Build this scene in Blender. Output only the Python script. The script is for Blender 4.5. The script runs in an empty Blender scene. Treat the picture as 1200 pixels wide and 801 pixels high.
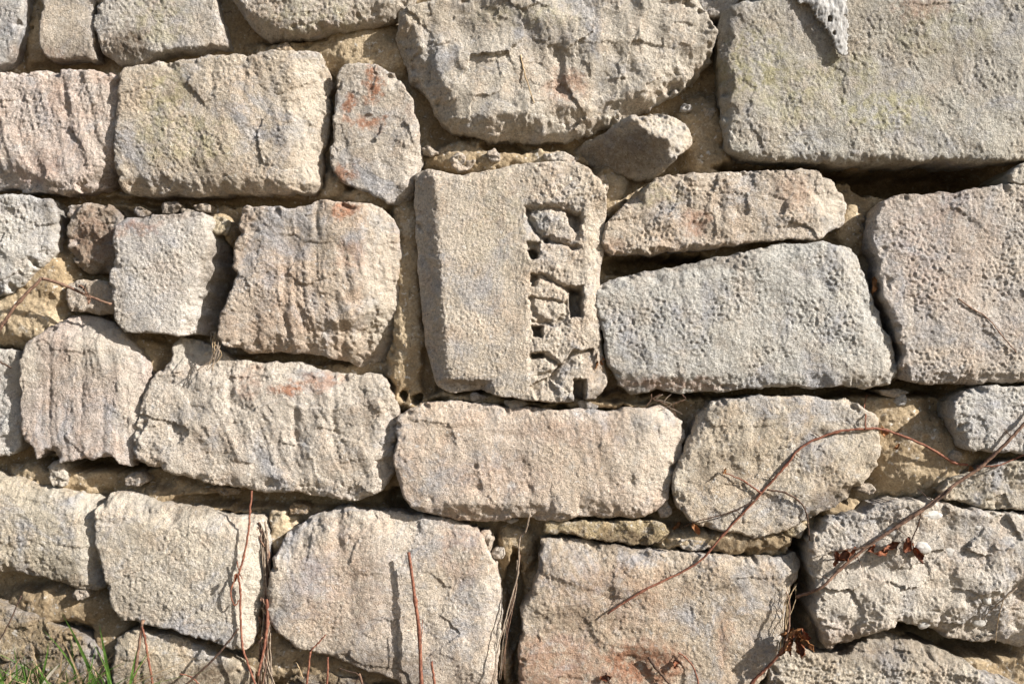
import bpy, math, random
import numpy as np
from mathutils import Vector

random.seed(7)
RNG = np.random.default_rng(7)
scene = bpy.context.scene
COL = scene.collection

# ------------------------------------------------------------------ scale
S = 0.0015                      # metres per plan unit (one unit = 1.5 mm of wall)
ZC = (845 - 400.5) * S          # height of the camera above the ground


def PX(x): return (np.asarray(x, dtype=float) - 600.0) * S
def PZ(y): return ZC + (400.5 - np.asarray(y, dtype=float)) * S
def P(x, y, h=0.0): return Vector((float(PX(x)), -h / 1000.0, float(PZ(y))))   # h = mm in front of the wall face


# ------------------------------------------------------------------ camera
cam_data = bpy.data.cameras.new('camera')
cam_data.sensor_width = 36.0
cam_data.lens = 40.0
cam_data.clip_start = 0.05
cam_data.clip_end = 500.0
cam = bpy.data.objects.new('camera', cam_data)
DIST = 1200 * S * 40.0 / 36.0
cam.location = (0.0, -DIST - 0.022, ZC)
cam.rotation_euler = (math.radians(90), 0, 0)
COL.objects.link(cam)
scene.camera = cam
cam_data.dof.use_dof = True
cam_data.dof.focus_distance = DIST
cam_data.dof.aperture_fstop = 5.6

# ------------------------------------------------------------------ light
SUN_DIR = Vector((0.775, -0.41, 0.48)).normalized()       # towards the sun
sun_el = math.asin(SUN_DIR.z)
world = bpy.data.worlds.new('World')
scene.world = world
world.use_nodes = True
wn = world.node_tree
for n in list(wn.nodes): wn.nodes.remove(n)
out = wn.nodes.new('ShaderNodeOutputWorld')
bg = wn.nodes.new('ShaderNodeBackground')
sky = wn.nodes.new('ShaderNodeTexSky')
sky.sky_type = 'NISHITA'
sky.sun_disc = False
sky.sun_elevation = sun_el
sky.sun_rotation = math.atan2(SUN_DIR.x, SUN_DIR.y)
sky.dust_density = 1.5
bg.inputs['Strength'].default_value = 0.065
wn.links.new(sky.outputs[0], bg.inputs['Color'])
wn.links.new(bg.outputs[0], out.inputs['Surface'])
sd = bpy.data.lights.new('sun', 'SUN')
sd.energy = 4.9
sd.angle = math.radians(0.6)
sd.color = (1.0, 0.957, 0.905)
sun = bpy.data.objects.new('sun', sd)
sun.rotation_euler = (-SUN_DIR).to_track_quat('-Z', 'Y').to_euler()
sun.location = SUN_DIR * 8
COL.objects.link(sun)
scene.view_settings.view_transform = 'Standard'
scene.view_settings.look = 'None'
scene.view_settings.exposure = 0.92
scene.view_settings.gamma = 1.0

# ------------------------------------------------------------------ noise
_perm = np.random.default_rng(11).permutation(1024).astype(np.int32)
_perm = np.concatenate([_perm, _perm])
_ang = np.random.default_rng(12).random(1024) * 2 * np.pi
_gx = np.cos(_ang).astype(np.float32)
_gy = np.sin(_ang).astype(np.float32)


def perlin(x, y, seed=0):
    x = np.asarray(x, dtype=np.float32) + 517.3 + seed * 37.77
    y = np.asarray(y, dtype=np.float32) + 311.7 + seed * 91.13
    xi = np.floor(x).astype(np.int32); yi = np.floor(y).astype(np.int32)
    fx = x - xi; fy = y - yi
    xi &= 1023; yi &= 1023
    x1 = (xi + 1) & 1023; y1 = (yi + 1) & 1023
    u = fx * fx * fx * (fx * (fx * 6 - 15) + 10)
    v = fy * fy * fy * (fy * (fy * 6 - 15) + 10)
    a = _perm[xi]; b = _perm[x1]

    def g(i, j, dx, dy):
        k = _perm[i + j]
        return _gx[k] * dx + _gy[k] * dy
    n00 = g(a, yi, fx, fy); n10 = g(b, yi, fx - 1, fy)
    n01 = g(a, y1, fx, fy - 1); n11 = g(b, y1, fx - 1, fy - 1)
    return ((n00 + u * (n10 - n00)) + v * ((n01 + u * (n11 - n01)) - (n00 + u * (n10 - n00)))) * 1.5


def fbm(x, y, lam, octv=2, seed=0, gain=0.5):
    r = 0; a = 1.0; f = 1.0 / lam
    for o in range(octv):
        r = r + a * perlin(x * f, y * f, seed + 5 * o)
        a *= gain; f *= 2.07
    return r


def facets(x, y, lam, seed=0):
    """broken rock: voronoi cells, each a tilted plane"""
    xx = x / lam; yy = y / lam
    xi = np.floor(xx).astype(np.int32); yi = np.floor(yy).astype(np.int32)
    best = np.full(xx.shape, 1e9, dtype=np.float32); val = np.zeros(xx.shape, dtype=np.float32)
    for dx in (-1, 0, 1):
        for dy in (-1, 0, 1):
            cx = xi + dx; cy = yi + dy
            k = _perm[(_perm[(cx + seed * 13) & 1023] + (cy & 1023))]
            k2 = _perm[k + 7]; k3 = _perm[k + 101]; k4 = _perm[k + 333]
            px = cx + 0.15 + 0.7 * k / 1024.0; py = cy + 0.15 + 0.7 * k2 / 1024.0
            d = (xx - px) ** 2 + (yy - py) ** 2
            v = .4 * (k3 / 512.0 - 1.0) + (xx - px) * (k4 / 512.0 - 1) * 2.2 + (yy - py) * (k2 / 512.0 - 1) * 2.2
            m = d < best
            best = np.where(m, d, best); val = np.where(m, v, val)
    return val


def sstep(a, b, x):
    t = np.clip((x - a) / (b - a), 0, 1)
    return t * t * (3 - 2 * t)


def seg_dist(x, y, pts):
    d = np.full(x.shape, 1e9)
    for (ax, ay), (bx, by) in zip(pts[:-1], pts[1:]):
        vx, vy = bx - ax, by - ay
        L = vx * vx + vy * vy + 1e-9
        t = np.clip(((x - ax) * vx + (y - ay) * vy) / L, 0, 1)
        d = np.minimum(d, (x - ax - t * vx) ** 2 + (y - ay - t * vy) ** 2)
    return np.sqrt(d)


def poly_sdf(x, y, pts):
    """positive inside"""
    d = np.full(x.shape, 1e9, dtype=np.float32); inside = np.zeros(x.shape, dtype=bool)
    n = len(pts)
    for i in range(n):
        ax, ay = pts[i]; bx, by = pts[(i + 1) % n]
        vx, vy = bx - ax, by - ay
        L = vx * vx + vy * vy + 1e-9
        t = np.clip(((x - ax) * vx + (y - ay) * vy) / L, 0, 1)
        d = np.minimum(d, (x - ax - t * vx) ** 2 + (y - ay - t * vy) ** 2)
        if (ay > 0) != (by > 0) or True:
            c = ((ay > y) != (by > y))
            if by != ay:
                inside ^= c & (x < (bx - ax) * (y - ay) / (by - ay) + ax)
    d = np.sqrt(d)
    return np.where(inside, d, -d)


def chaikin(pts, it=1, q=0.2):
    p = np.array(pts, dtype=float)
    for _ in range(it):
        n = np.roll(p, -1, axis=0)
        a = p * (1 - q) + n * q; b = p * q + n * (1 - q)
        p = np.stack([a, b], 1).reshape(-1, 2)
    return p


# ------------------------------------------------------------------ mesh helper
def mesh_from(name, verts, faces_list, mat, parent=None, loc=(0, 0, 0), smooth=True):
    """faces_list: arrays (n,3) or (n,4)"""
    me = bpy.data.meshes.new(name)
    verts = np.asarray(verts, dtype=np.float32)
    me.vertices.add(len(verts)); me.vertices.foreach_set('co', verts.ravel())
    faces_list = [np.asarray(f, dtype=np.int32) for f in faces_list if len(f)]
    loops = np.concatenate([f.ravel() for f in faces_list])
    sizes = np.concatenate([np.full(len(f), f.shape[1], dtype=np.int32) for f in faces_list])
    starts = np.concatenate([[0], np.cumsum(sizes)[:-1]]).astype(np.int32)
    me.loops.add(len(loops)); me.loops.foreach_set('vertex_index', loops)
    me.polygons.add(len(sizes)); me.polygons.foreach_set('loop_start', starts)
    me.polygons.foreach_set('loop_total', sizes)
    me.polygons.foreach_set('use_smooth', np.full(len(sizes), smooth, dtype=bool))
    me.update(calc_edges=True); me.validate()
    if mat: me.materials.append(mat)
    o = bpy.data.objects.new(name, me); COL.objects.link(o)
    o.location = loc
    if parent: o.parent = parent
    return o


def tag(o, label=None, cat=None, group=None, kind=None):
    if label: o['label'] = label
    if cat: o['category'] = cat
    if group: o['group'] = group
    if kind: o['kind'] = kind
    return o


def empty(name, loc=(0, 0, 0)):
    o = bpy.data.objects.new(name, None); COL.objects.link(o)
    o.location = loc; o.empty_display_size = 0.05
    return o


# ------------------------------------------------------------------ materials
class NT:
    def __init__(self, name):
        self.m = bpy.data.materials.new(name); self.m.use_nodes = True
        self.t = self.m.node_tree
        self.b = self.t.nodes['Principled BSDF']
        self.b.inputs['Roughness'].default_value = 0.95
        self.b.inputs['Specular IOR Level'].default_value = 0.15
        self.pos = self.t.nodes.new('ShaderNodeNewGeometry').outputs['Position']

    def node(self, typ, **kw):
        n = self.t.nodes.new(typ)
        for k, v in kw.items(): setattr(n, k, v)
        return n

    def link(self, a, b): self.t.links.new(a, b)

    def setin(self, sock, v):
        if isinstance(v, (int, float)): sock.default_value = v
        elif isinstance(v, tuple): sock.default_value = v if len(v) == 4 or sock.type == 'VECTOR' else (*v, 1)
        else: self.link(v, sock)

    def noise(self, scale, detail=3, rough=0.55, vec=None, dist=0.0):
        n = self.node('ShaderNodeTexNoise')
        n.inputs['Scale'].default_value = scale; n.inputs['Detail'].default_value = detail
        n.inputs['Roughness'].default_value = rough; n.inputs['Distortion'].default_value = dist
        self.link(vec or self.pos, n.inputs['Vector'])
        return n.outputs['Fac']

    def ramp(self, fac, a, b, va=0.0, vb=1.0):
        n = self.node('ShaderNodeMapRange'); n.interpolation_type = 'SMOOTHSTEP'
        self.link(fac, n.inputs['Value'])
        n.inputs['From Min'].default_value = a; n.inputs['From Max'].default_value = b
        n.inputs['To Min'].default_value = va; n.inputs['To Max'].default_value = vb
        return n.outputs['Result']

    def mix(self, f, a, b, mode='MIX'):
        n = self.node('ShaderNodeMix'); n.data_type = 'RGBA'; n.blend_type = mode
        self.setin(n.inputs[0], f); self.setin(n.inputs[6], a); self.setin(n.inputs[7], b)
        return n.outputs[2]

    def math(self, op, a, b=0.0):
        n = self.node('ShaderNodeMath'); n.operation = op
        self.setin(n.inputs[0], a); self.setin(n.inputs[1], b)
        return n.outputs[0]

    def bump(self, h, dist, strength=1.0, prev=None):
        n = self.node('ShaderNodeBump')
        n.inputs['Distance'].default_value = dist; n.inputs['Strength'].default_value = strength
        self.link(h, n.inputs['Height'])
        if prev: self.link(prev, n.inputs['Normal'])
        return n.outputs['Normal']


def grey(f): return (f, f, f)


def stone_material():
    t = NT('weathered_limestone')
    oi = t.node('ShaderNodeObjectInfo')
    base = oi.outputs['Color']
    st = t.node('ShaderNodeAttribute'); st.attribute_name = 'stain_shading'
    sx = t.node('ShaderNodeSeparateXYZ'); t.link(st.outputs['Vector'], sx.inputs[0])
    rust, soil_shade, pale = sx.outputs[0], sx.outputs[1], sx.outputs[2]  # the last two also carry painted shade and painted sunlight
    big = t.noise(6, 5, 0.6)
    mid = t.noise(22, 5, 0.65)
    mid2 = t.noise(10, 6, 0.72, dist=0.6)
    fine = t.noise(160, 4, 0.75)
    grain = t.noise(420, 3, 0.7)
    hs = t.node('ShaderNodeHueSaturation'); hs.inputs['Saturation'].default_value = .96; hs.inputs['Value'].default_value = 1.06
    t.link(base, hs.inputs['Color']); base = hs.outputs[0]
    c = base
    c = t.mix(t.ramp(mid, 0.45, 0.68, 0, 0.75), c, t.mix(1.0, base, (0.975, 0.89, 0.83), 'MULTIPLY'))    # pinkish tan drifts
    c = t.mix(t.ramp(mid2, 0.48, 0.66, 0, 0.8), c, (0.41, 0.41, 0.425))                                 # cool grey weathering
    c = t.mix(t.ramp(big, 0.45, 0.70, 0, 0.4), c, (0.52, 0.43, 0.31))                                 # ochre
    c = t.mix(t.ramp(t.noise(60, 4, 0.7), 0.52, 0.72, 0, 0.6), c, (0.66, 0.62, 0.56))                   # chalky patches
    c = t.mix(1.0, c, t.mix(t.ramp(fine, 0.28, 0.72), grey(0.76), grey(1.18)), 'MULTIPLY')
    c = t.mix(1.0, c, t.mix(t.ramp(grain, 0.3, 0.7), grey(0.80), grey(1.15)), 'MULTIPLY')
    c = t.mix(t.ramp(t.noise(130, 2, 0.5), 0.63, 0.70, 0, 0.55), c, (0.17, 0.15, 0.13))                 # dark grains
    c = t.mix(t.ramp(t.noise(110, 2, 0.5, dist=1.0), 0.66, 0.72, 0, 0.7), c, (0.68, 0.66, 0.62))       # shell grains
    li = t.node('ShaderNodeAttribute'); li.attribute_name = 'lichen'
    c = t.mix(t.math('MULTIPLY', li.outputs['Fac'], t.ramp(t.noise(55, 5, .7), 0.42, 0.62)), c, (0.40, 0.37, 0.17))
    brk = t.noise(75, 5, 0.75)
    c = t.mix(t.math('MULTIPLY', rust, t.ramp(brk, 0.34, 0.56)), c, (0.40, 0.205, 0.125))
    c = t.mix(t.math('MULTIPLY', soil_shade, t.ramp(brk, 0.3, 0.6, 0.35, 1.0)), c, (0.14, 0.10, 0.065))  # dirt, plus shade painted on turned-away faces and in deep gaps
    c = t.mix(t.math('MULTIPLY', pale, t.ramp(brk, 0.35, 0.6, 0.4, 1.0)), c, (0.66, 0.60, 0.50))  # pale patches, plus sunlight painted on facets turned to the sun
    t.link(c, t.b.inputs['Base Color'])
    n = t.bump(fine, 0.007, 1.0)
    n = t.bump(grain, 0.0032, 1.0, n)
    t.link(n, t.b.inputs['Normal'])
    return t.m


def mortar_material():
    t = NT('old_lime_mortar')
    st = t.node('ShaderNodeAttribute'); st.attribute_name = 'stain_shading'
    sx = t.node('ShaderNodeSeparateXYZ'); t.link(st.outputs['Vector'], sx.inputs[0])
    c = t.mix(t.ramp(t.noise(9, 4), 0.35, 0.65), (0.34, 0.255, 0.155), (0.45, 0.36, 0.24))
    c = t.mix(t.ramp(t.noise(30, 5, 0.7), 0.5, 0.7, 0, 0.6), c, (0.47, 0.42, 0.34))
    c = t.mix(1.0, c, t.mix(t.ramp(t.noise(240, 4, 0.75), 0.3, 0.7), grey(0.72), grey(1.2)), 'MULTIPLY')
    c = t.mix(t.ramp(t.noise(120, 2), 0.64, 0.70, 0, 0.8), c, (0.60, 0.57, 0.52))
    c = t.mix(t.ramp(t.noise(95, 2, dist=.8), 0.66, 0.72, 0, 0.7), c, (0.12, 0.09, 0.06))
    c = t.mix(t.math('MULTIPLY', sx.outputs[1], t.ramp(t.noise(45, 5, .7), 0.3, 0.6, 0.5, 1.0)), c, (0.13, 0.09, 0.05))  # mortar dirt, with shade painted into the deep gaps
    t.link(c, t.b.inputs['Base Color'])
    n = t.bump(t.noise(180, 4, 0.7), 0.004, 0.8)
    t.link(t.bump(t.noise(480, 3, 0.7), 0.0012, 0.7, n), t.b.inputs['Normal'])
    return t.m


def plain_material(name, a, b, scale=120, rough=0.8, bump=0.0006, trans=0.0, stretch=None):
    t = NT(name)
    vec = None
    if stretch:
        mp = t.node('ShaderNodeMapping'); mp.inputs['Scale'].default_value = stretch
        t.link(t.pos, mp.inputs['Vector']); vec = mp.outputs[0]
    n1 = t.noise(scale, 4, 0.65, vec)
    t.link(t.mix(t.ramp(n1, 0.35, 0.65), a, b), t.b.inputs['Base Color'])
    t.b.inputs['Roughness'].default_value = rough
    t.link(t.bump(n1, bump), t.b.inputs['Normal'])
    if trans:
        t.b.inputs['Transmission Weight'].default_value = 0.0
        t.b.inputs['Subsurface Weight'].default_value = trans
        t.b.inputs['Subsurface Radius'].default_value = (0.002, 0.003, 0.001)
    return t.m


M_STONE = stone_material()
M_MORTAR = mortar_material()
M_RED = plain_material('red_brown_vine_bark', (0.12, 0.045, 0.03), (0.27, 0.12, 0.075), 160, 0.7)
M_TWIG = plain_material('brown_twig_bark', (0.10, 0.058, 0.042), (0.25, 0.155, 0.105), 180, 0.75)
M_DARK = plain_material('dark_dead_twig_bark', (0.045, 0.03, 0.025), (0.12, 0.075, 0.05), 180, 0.8)
M_STRAW = plain_material('dry_straw', (0.27, 0.19, 0.11), (0.45, 0.34, 0.21), 200, 0.8)
M_GREY = plain_material('grey_dry_tendril', (0.17, 0.13, 0.10), (0.34, 0.27, 0.20), 200, 0.85)
M_LEAF = plain_material('dry_brown_leaf', (0.09, 0.030, 0.018), (0.25, 0.095, 0.045), 140, 0.65, 0.001)
M_LEAFO = plain_material('dry_orange_leaf', (0.19, 0.085, 0.035), (0.34, 0.165, 0.07), 140, 0.7, 0.001)
M_GREEN = plain_material('green_grass_blade', (0.045, 0.10, 0.018), (0.10, 0.18, 0.035), 60, 0.55, 0.0003)
M_PALE = plain_material('bleached_dry_blade', (0.42, 0.38, 0.30), (0.62, 0.57, 0.47), 90, 0.7, 0.0003)
M_SCRAP = plain_material('weathered_grey_fibre', (0.27, 0.26, 0.245), (0.45, 0.44, 0.42), 170, 0.9, 0.002, stretch=(1.3, 1, 0.6))
M_EARTH = plain_material('dry_earth', (0.10, 0.07, 0.04), (0.22, 0.16, 0.09), 25, 0.95, 0.01)
M_PEBBLE = plain_material('white_pebble', (0.40, 0.38, 0.345), (0.56, 0.54, 0.50), 120, 0.8, 0.0012)
M_CORE = plain_material('rubble_core', (0.20, 0.16, 0.11), (0.30, 0.25, 0.18), 20, 0.95, 0.01)

# ------------------------------------------------------------------ stains (x, y, rx, ry, amount): mineral and soil marks, plus shade and sunlight painted in
RUST = [(437, 98, 10, 22, 1), (410, 119, 10, 9, 1), (428, 142, 20, 8, .9), (452, 137, 6, 6, .9), (402, 202, 12, 10, .8), (402, 137, 5, 6, .7),
        (120, 88, 16, 14, .45), (68, 112, 12, 26, .2), (405, 248, 12, 10, .9), (410, 300, 18, 18, .35), (335, 455, 20, 9, .95), (375, 448, 26, 10, .6),
        (290, 450, 14, 20, .4), (160, 268, 30, 8, .5), (105, 278, 22, 28, .35), (665, 100, 24, 20, .5), (815, 262, 16, 14, .55), (720, 288, 16, 10, .3),
        (752, 776, 46, 26, 1), (650, 785, 60, 44, .55), (715, 700, 70, 40, .25), (848, 750, 10, 30, .35), (985, 745, 20, 20, .2), (1075, 10, 30, 14, .4),
        (540, 640, 26, 40, .3), (45, 195, 30, 16, .3), (790, 450, 60, 8, .4), (480, 130, 8, 10, .3), (930, 225, 26, 20, .25), (660, 505, 60, 14, .2),
        (40, 62, 30, 10, .3), (1110, 290, 60, 70, .22), (590, 560, 60, 24, .18), (340, 345, 40, 60, .12), (90, 150, 40, 40, .12), (400, 690, 60, 60, .22)]
SOIL_SHADE = [(150, 45, 20, 16, .9), (730, 178, 44, 22, .6), (120, 205, 14, 12, .6), (860, 560, 16, 12, .35), (965, 505, 12, 8, .5), (850, 690, 20, 10, .5),  # dirt marks; the wedge's dark face is painted shade
        (670, 725, 40, 14, .45), (760, 770, 30, 16, .4), (110, 290, 24, 26, .4), (250, 340, 14, 60, .6), (60, 245, 12, 30, .5), (845, 548, 20, 20, .4),  # tall mark paints the shaded side face of the small pale block
        (640, 655, 40, 12, .25), (870, 640, 40, 10, .8), (735, 635, 40, 12, .8), (985, 585, 30, 16, .7), (895, 640, 30, 12, .9), (60, 720, 120, 50, .45),
        (230, 590, 80, 14, .5), (545, 445, 26, 6, .4), (540, 20, 40, 20, .25), (600, 20, 30, 20, .3), (850, 60, 30, 60, .25), (1020, 60, 120, 50, .18), (245, 790, 30, 12, .9),
        (640, 50, 30, 20, .3), (330, 170, 22, 30, .25), (210, 110, 20, 14, .35), (1160, 60, 30, 60, .2), (240, 200, 60, 14, .25), (60, 440, 14, 60, .3), (420, 790, 80, 30, .7),
        (720, 465, 50, 10, .6), (300, 812, 330, 26, .5), (60, 790, 120, 30, .6), (700, 420, 12, 40, .3), (60, 60, 60, 14, .5), (175, 245, 60, 14, .5), (1060, 210, 120, 20, .5), (800, 305, 80, 10, .5), (1060, 760, 120, 20, .5)]  # closing marks paint extra shade into the deep gaps
PALE_SUNLIT = [(360, 150, 20, 80, .45), (445, 330, 20, 90, .55), (975, 235, 24, 36, .6), (995, 330, 16, 40, .5), (770, 530, 40, 50, .5), (290, 690, 20, 70, .6),  # whitish patches, and sunlight painted on right-hand and top facets
        (120, 400, 40, 28, .6), (150, 470, 14, 60, .5), (215, 410, 24, 14, .9), (20, 280, 50, 46, .5), (25, 430, 20, 40, .6), (205, 340, 50, 50, .3),
        (100, 620, 14, 60, .5), (900, 700, 60, 60, .1), (790, 150, 24, 20, .5), (1040, 700, 90, 40, .35), (1150, 300, 60, 60, .25), (150, 590, 50, 10, .5),
        (1195, 205, 30, 16, .8), (540, 650, 12, 10, .6), (250, 265, 16, 20, .3), (220, 215, 20, 12, .2), (60, 560, 20, 20, .6), (115, 130, 20, 60, .3), (1000, 500, 40, 40, .25)]


LICHEN = [(195, 115, 26, 40, .5), (235, 165, 40, 30, .4), (180, 160, 20, 30, .35), (885, 75, 40, 40, .6), (1030, 130, 60, 24, .6), (990, 90, 40, 30, .4), (925, 110, 40, 40, .4), (1100, 40, 60, 30, .3), (770, 230, 30, 16, .3), (370, 20, 60, 20, .3), (620, 20, 60, 14, .3), (180, 20, 40, 30, .35), (590, 260, 50, 60, .12)]


def lichen_at(x, y):
    r = np.zeros(len(x), dtype=np.float32)
    for (cx, cy, rx, ry, a) in LICHEN:
        q = ((x - cx) / rx) ** 2 + ((y - cy) / ry) ** 2
        r = np.maximum(r, a * (1 - sstep(0.2, 1.9, q)))
    return r


def stain_shading_at(x, y):
    w1 = 7 * fbm(x, y, 18, 3, 31, .6); w2 = 7 * fbm(x, y, 18, 3, 37, .6)
    xx = x + w1; yy = y + w2
    r = np.zeros((len(x), 3), dtype=np.float32)
    for k, L in enumerate((RUST, SOIL_SHADE, PALE_SUNLIT)):
        for (cx, cy, rx, ry, a) in L:
            q = ((xx - cx) / rx) ** 2 + ((yy - cy) / ry) ** 2
            m = q < 3
            if m.any(): r[m, k] = np.maximum(r[m, k], a * (1 - sstep(0.25, 1.9, q[m])))
    return r


# ------------------------------------------------------------------ the stones
# name -> outline, colour, front height (mm), edge radius (units) and surface character
CREAM = (0.565, 0.50, 0.42); TAN = (0.53, 0.45, 0.36); GREYC = (0.48, 0.44, 0.385); PINK = (0.56, 0.475, 0.41); COOL = (0.53, 0.51, 0.48); BROWN = (0.40, 0.30, 0.19)
STONES = []
ALL_POLYS = []


def grain_kind(i):
    q = random.Random(i * 7 + 3)
    return dict(gk=q.choice([.6, .75, .9, 1.05]), gs=q.choice([.75, .85, 1.0, 1.15]), gst=q.choice([1.0, 1.3, 1.8, 2.2]), gan=q.uniform(.6, 2.4))


def stone(pts, col=CREAM, h=8, r=11, grain=1.0, low=4, chunk=0, chl=42, groove=0, ga=80, facet=(), dents=(), carve=(), tilt=(0, 0), warp=3.0,
          label=None, cull=True, hook=None, step=1.25, name='stone', pebbles=()):
    STONES.append(dict(pts=pts, col=col, h=h, r=r, grain=grain, low=low, chunk=chunk, chl=chl, groove=groove, ga=ga, facet=facet, dents=dents,
                       carve=carve, tilt=tilt, warp=warp, label=label, hook=hook, step=step, name=name, pebbles=pebbles, **grain_kind(len(STONES))))


# facet = (ax, ay, nx, ny, slope): beyond the line through a with outward normal n the face falls back by slope mm per unit
stone([(-170, -60), (18, -60), (22, 10), (16, 40), (8, 60), (-4, 74), (-90, 84), (-170, 80)], COOL, 4, 12, groove=2)
stone([(42, -60), (108, -60), (105, 20), (104, 50), (107, 64), (60, 67), (45, 62), (39, 48), (42, 20)], CREAM, 2, 10)
stone([(111, -60), (243, -60), (252, 10), (260, 40), (258, 50), (235, 52), (200, 55), (175, 62), (158, 69), (130, 70), (118, 62), (109, 50), (105, 22)],
      GREYC, 10, 10, groove=2.5, facet=((250, 20, 1, .1, .7), (140, 52, -.2, 1, .7)))
stone([(262, -70), (275, 10), (290, 25), (310, 40), (335, 41), (365, 38), (400, 32), (440, 26), (480, 10), (505, -70)], CREAM, 20, 14, chunk=4, chl=60,
      facet=((300, 20, -.5, .9, 1.0), (420, 10, .3, 1, .8)))
stone([(466, 15), (480, 5), (515, 0), (560, -5), (600, -26), (790, -26), (826, 8), (838, 35), (838, 60), (822, 88), (795, 108), (760, 125), (715, 142), (680, 156), (640, 163),
       (600, 162), (560, 158), (530, 155), (518, 140), (503, 115), (490, 100), (475, 90), (470, 70), (462, 50)],
      (0.58, 0.52, 0.43), 30, 16, 1.0, 7, 6.5, 62, 1.5, facet=((640, 128, .12, 1, .8), (500, 60, -1, .5, .8), (800, 70, .6, .8, .9)),
      dents=((502, 60, 7, 40, -9), (655, 75, 8, 50, -7), (560, 20, 40, 14, -5), (720, 60, 30, 12, -4), (600, 105, 10, 24, -5), (745, 40, 30, 20, 5), (540, 100, 24, 16, 5)), warp=4,
      label='large rough broken block at the top of the wall')
stone([(812, -60), (880, -60), (868, 4), (846, 17), (825, 11), (815, -8)], GREYC, 4, 8)
stone([(846, 15), (860, 5), (890, -4), (920, -60), (1290, -60), (1292, 180), (1170, 190), (1100, 190), (1000, 192), (920, 190), (870, 185), (855, 178), (848, 140), (845, 100), (842, 50)],
      (0.455, 0.43, 0.37), 30, 10, .95, 4, 1.5, 90, 1.0, facet=((900, 181, -.02, 1, .9), (857, 80, -1, 0, .8)),
      dents=((905, 75, 5, 4, -6), (1130, 30, 24, 6, -4), (1140, 80, 6, 20, -3), (1010, 70, 6, 20, -3), (940, 165, 8, 8, -4), (965, 165, 10, 8, -4), (905, 100, 30, 6, -2)), label='broad flat grey block in the top right corner')
stone([(-170, 96), (-60, 90), (0, 84), (45, 80), (90, 78), (130, 82), (138, 90), (134, 130), (136, 165), (132, 195), (122, 215), (104, 224), (70, 227), (20, 222), (10, 215), (-60, 226), (-170, 232)],
      PINK, 16, 12, 1.0, 4, 3, 46, 3, 74, facet=((112, 195, .9, .6, .9), (15, 190, -.4, 1, .5)), dents=((75, 118, 4, 34, -5), (90, 90, 5, 24, -4), (20, 140, 6, 40, -3)))
stone([(145, 78), (175, 75), (230, 66), (300, 62), (350, 56), (377, 60), (385, 90), (383, 130), (378, 170), (372, 210), (362, 226), (320, 224), (240, 228), (160, 228), (138, 222), (132, 200),
       (133, 170), (137, 120), (140, 90)],
      (0.52, 0.445, 0.35), 26, 10, 1.1, 4, 2, 60, 2, 70, facet=((342, 100, 1, .05, .65), (250, 210, 0, 1, .9)),
      dents=((250, 88, 4, 30, -4), (285, 84, 4, 30, -3), (215, 110, 20, 10, -3), (340, 195, 12, 16, -4)), label='long pale grey block with a faint yellowish bloom')
stone([(395, 80), (405, 72), (425, 68), (440, 72), (465, 90), (480, 110), (488, 140), (494, 170), (490, 200), (484, 225), (470, 240), (455, 238), (430, 222), (400, 213), (392, 200), (386, 180),
       (391, 150), (390, 115)], CREAM, 8, 9, 1.1, 3, 3, 44, facet=((478, 170, 1, .1, .9), (466, 222, .7, .8, 1.2)), label='upright block with rusty red spots')
stone([(-170, 236), (0, 227), (40, 228), (58, 232), (64, 260), (62, 290), (50, 308), (30, 326), (0, 345), (-60, 352), (-170, 350)], (.60, .585, .55), 14, 16, 1.1, 4, 4, 40, facet=((50, 280, 1, .4, .7), (0, 325, .2, 1, .6)))
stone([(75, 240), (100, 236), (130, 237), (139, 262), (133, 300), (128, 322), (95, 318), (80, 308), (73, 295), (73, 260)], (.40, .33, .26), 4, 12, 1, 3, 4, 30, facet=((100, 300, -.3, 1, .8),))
stone([(72, 332), (85, 325), (125, 328), (132, 345), (130, 364), (100, 368), (78, 364), (70, 350)], TAN, 2, 10, 1, 3, 3, 24)
stone([(136, 262), (165, 254), (215, 248), (240, 247), (262, 262), (274, 290), (272, 320), (266, 350), (255, 380), (240, 392), (205, 392), (165, 390), (142, 388), (134, 370), (133, 345), (129, 325),
       (135, 300), (131, 280)], (.60, .555, .50), 30, 8, 1.1, 3, 1, 60, facet=((243, 262, 1, -.1, 2.0), (240, 300, .95, .30, 2.0), (190, 264, -.1, -1, .3)), label='small pale block with a side face painted brown for shade')
stone([(285, 241), (320, 243), (365, 241), (372, 237), (400, 236), (435, 237), (455, 250), (468, 270), (472, 300), (470, 350), (468, 400), (455, 428), (435, 434), (410, 428), (370, 416), (330, 412),
       (290, 415), (265, 408), (257, 390), (258, 370), (270, 340), (277, 320), (274, 300), (280, 270)],
      (.55, .455, .36), 34, 11, 1.1, 4, 3, 50, 3.5, 82, facet=((420, 300, 1, .1, .6), (330, 390, .25, 1, .8)),
      dents=((335, 345, 5, 60, -5), (300, 370, 6, 40, -3), (372, 260, 4, 30, -5), (360, 385, 50, 14, -8), (300, 398, 30, 10, -7)))
stone([(28, 402), (50, 385), (75, 370), (100, 368), (130, 382), (150, 400), (168, 420), (170, 450), (165, 480), (158, 520), (150, 547), (140, 545), (132, 536), (118, 536), (104, 540), (98, 534), (90, 540), (66, 545),
       (59, 529), (50, 528), (43, 540), (36, 524), (27, 520), (22, 500), (22, 450), (24, 415)],
      PINK, 20, 9, .9, 3, 1.5, 50, 3.2, 84, facet=((80, 405, .1, -1, .6), (137, 460, 1, .1, .42)), dents=((57, 460, 3, 60, -4), (95, 470, 3, 60, -3), (120, 490, 4, 30, -3)), label='vertically grooved pinkish block')
stone([(-170, 398), (-60, 402), (12, 408), (21, 430), (21, 470), (22, 512), (14, 534), (-10, 535), (-170, 540)], (.60, .575, .53), 4, 9, 1, 4, 3, 40)
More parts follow.
